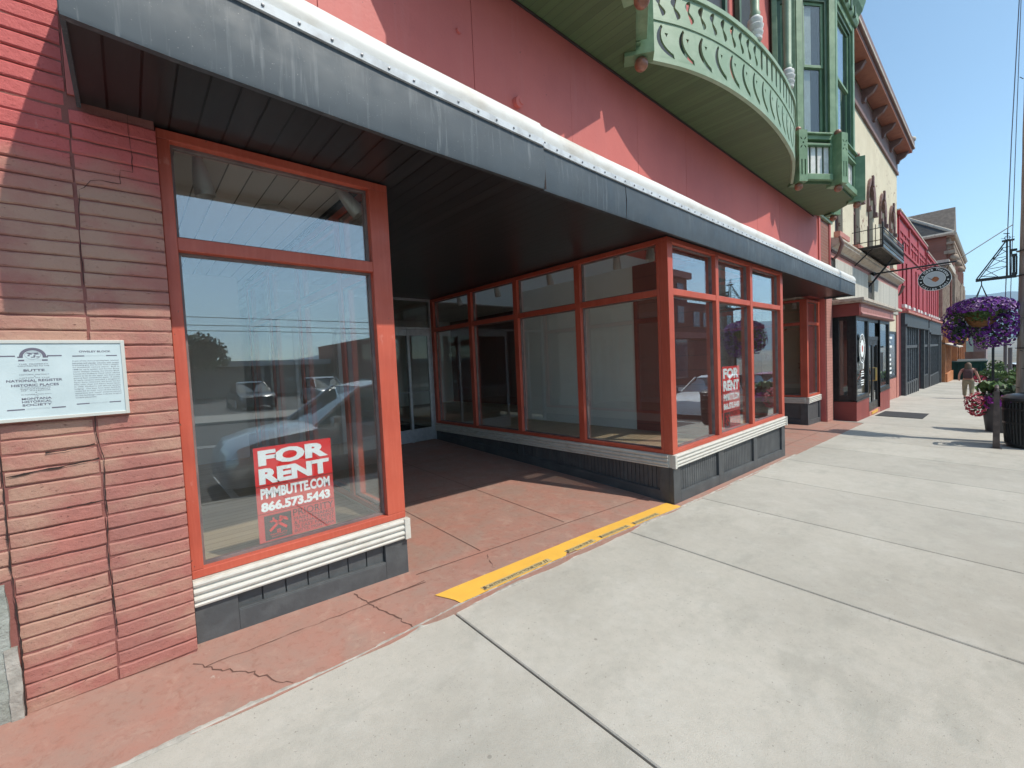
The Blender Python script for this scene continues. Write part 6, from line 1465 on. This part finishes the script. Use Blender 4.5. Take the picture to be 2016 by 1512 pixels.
tree(3.5, -35, -1.7, 5.0, 2.6, 'round leafy tree before the low pale-roofed building', 3); tree(-3, -36, -1.6, 4.6, 2.4, 'second leafy tree left of the low building', 5); tree(62, -19, -3.8, 7, 3.5, 'tall tree beyond the opposite brick building', 6)
WR = thing('power_line', 'power lines running along the far side of the road', 'power line', (0, -24, 3)); mb = MB()
for dz, dy in ((0,0),(.45,.0),(-.35,.4)): mb.tube([(-30+i*6, -24+dy, 3.3+dz-.9*math.sin(math.pi*i/15)*.4+.0*i) for i in range(16)], .02, 5)
mb.tube([(-12,-24,-1.6),(-12,-24,4.6)], .14, 8); mb.tube([(33-12+0,-24,-2.4),(21,-24,4.6)], .14, 8)
mb.build('cables_and_poles', M['bark'], WR)
# ---------------------------------------------------------------- mountains
def hills(name, r_in, depth, a0, a1, prof, mtl, seed, zb_=-26, n=90):
    mb = MB(); rows = []
    for j in range(9):
        t = j/8; row = []
        for i in range(n+1):
            a = R(a0+(a1-a0)*i/n); rr = r_in+depth*t; h = prof(a0+(a1-a0)*i/n); sh = math.sin(math.pi*min(1, t*1.25)*.5)**1.3 if t < .8 else math.cos((t-.8)/.2*math.pi*.5)**.6
            hh = h*sh*(1+.10*noise.noise(Vector((a*9, t*3, seed)))+.05*noise.noise(Vector((a*30, t*8, seed))))
            row.append((rr*math.cos(a), rr*math.sin(a), zb_+hh))
        rows.append(row)
    mb.grid(rows); return struct(mb.build(name, mtl, None, smooth=True))
M['hill'] = mat('forested_hill', (.05,.062,.05), (.09,.09,.07), .004, .9, thr=(.4,.6))
hills('hills', 2300, 1100, 12, -130, lambda a: (235+30*math.sin(R(a*3+40))+22*math.sin(R(a*7))) if a > -62 else max(90, 235-(-62-a)*7)+18*math.sin(R(a*6)), M['hill'], 1)
M['grasshill'] = mat('dry_grass_slope', (.24,.19,.12), (.17,.14,.10), .01, .9)
hills('terrain', 900, 500, 6, -60, lambda a: 22+5*math.sin(R(a*9)), M['grasshill'], 2, zb_=-16)
# ---------------------------------------------------------------- smoke haze between here and the mountains
hm = bpy.data.materials.new('smoke_haze'); hm.use_nodes = True; t = hm.node_tree; t.nodes.clear()
pv = t.nodes.new('ShaderNodeVolumePrincipled'); ho = t.nodes.new('ShaderNodeOutputMaterial'); t.links.new(pv.outputs[0], ho.inputs['Volume'])
pv.inputs['Color'].default_value = (.50, .74, 1.0, 1); pv.inputs['Density'].default_value = .00024; pv.inputs['Anisotropy'].default_value = .3
mb = MB(); mb.box(-300, 4200, -4000, 3000, -60, 330)
hz = mb.build('haze', hm, None); hz['kind'] = 'stuff'
scene.cycles.volume_bounces = 1
# ---------------------------------------------------------------- one object for each separate piece of a part
def split_pieces(o, fac, floor=.02, most=100):
    me = o.data; nv = len(me.vertices); par = list(range(nv))
    def find(a):
        while par[a] != a: par[a] = par[par[a]]; a = par[a]
        return a
    for e in me.edges:
        a, b = find(e.vertices[0]), find(e.vertices[1])
        if a != b: par[a] = b
    isl = {}
    for i in range(nv): isl.setdefault(find(i), []).append(i)
    keys = list(isl)
    if len(keys) < 2 or len(keys) > 900: return
    box = []
    for k in keys:
        c = [me.vertices[i].co for i in isl[k]]; box.append(([min(v[j] for v in c) for j in range(3)], [max(v[j] for v in c) for j in range(3)]))
    size = [max(h-l for l, h in zip(*b)) for b in box]; n = len(keys); p2 = list(range(n))
    def f2(a):
        while p2[a] != a: p2[a] = p2[p2[a]]; a = p2[a]
        return a
    for i in range(n):
        for j in range(i+1, n):
            g = sum(max(0, box[i][0][k]-box[j][1][k], box[j][0][k]-box[i][1][k])**2 for k in range(3))**.5
            if g <= max(floor, fac*max(size[i], size[j])): p2[f2(i)] = f2(j)
    grp = {}
    for i in range(n): grp.setdefault(f2(i), []).append(i)
    if len(grp) < 2 or len(grp) > most: return
    of = {}
    for gi, (k, mem) in enumerate(grp.items()):
        for m_ in mem:
            for v in isl[keys[m_]]: of[v] = gi
    first = True; base = o.name.split('.')[0]
    polys = [[] for _ in grp]
    for p in me.polygons: polys[of[p.vertices[0]]].append(p)
    for gi in range(len(grp)):
        vmap = {}; V = []; F = []; Mi = []; Sm = []
        for p in polys[gi]:
            f_ = []
            for v in p.vertices:
                if v not in vmap: vmap[v] = len(V); V.append(tuple(me.vertices[v].co))
                f_.append(vmap[v])
            F.append(f_); Mi.append(p.material_index); Sm.append(p.use_smooth)
        nm = bpy.data.meshes.new(base); nm.from_pydata(V, [], F)
        for q in me.materials: nm.materials.append(q)
        nm.polygons.foreach_set('material_index', Mi); nm.polygons.foreach_set('use_smooth', Sm)
        if any(Sm): nm.set_sharp_from_angle(angle=R(40))
        if first: new = o; first = False; keep = nm
        else: new = o.copy(); new.data = nm; COL.objects.link(new)
    o.data = keep
FINE = {'pane','sash','copper_ball','window','rivet','urn','window_blind','white_slat','hubcap','wheel','headlight','pillars_and_mirrors','wall_socket','door','glazing_bead'}
KEEP = {'foliage','petunias','blossoms','crown','brick_wall','lettering','window_lettering','window_decal','caution_tape','wall_crack_and_shadow','staples_and_bands','shop_floor','shop_ceiling','structure_shell','body','sign_disc','steelwork','base_panel','crescent_panel','baluster_band'}
for o in list(scene.objects):
    if o.type != 'MESH' or o.get('kind') or o.name.split('.')[0] in KEEP or o.parent is None: continue
    b = o.name.split('.')[0]
    if b in FINE: split_pieces(o, 0.0, .012 if b != 'copper_ball' else .03)
    else: split_pieces(o, .5)
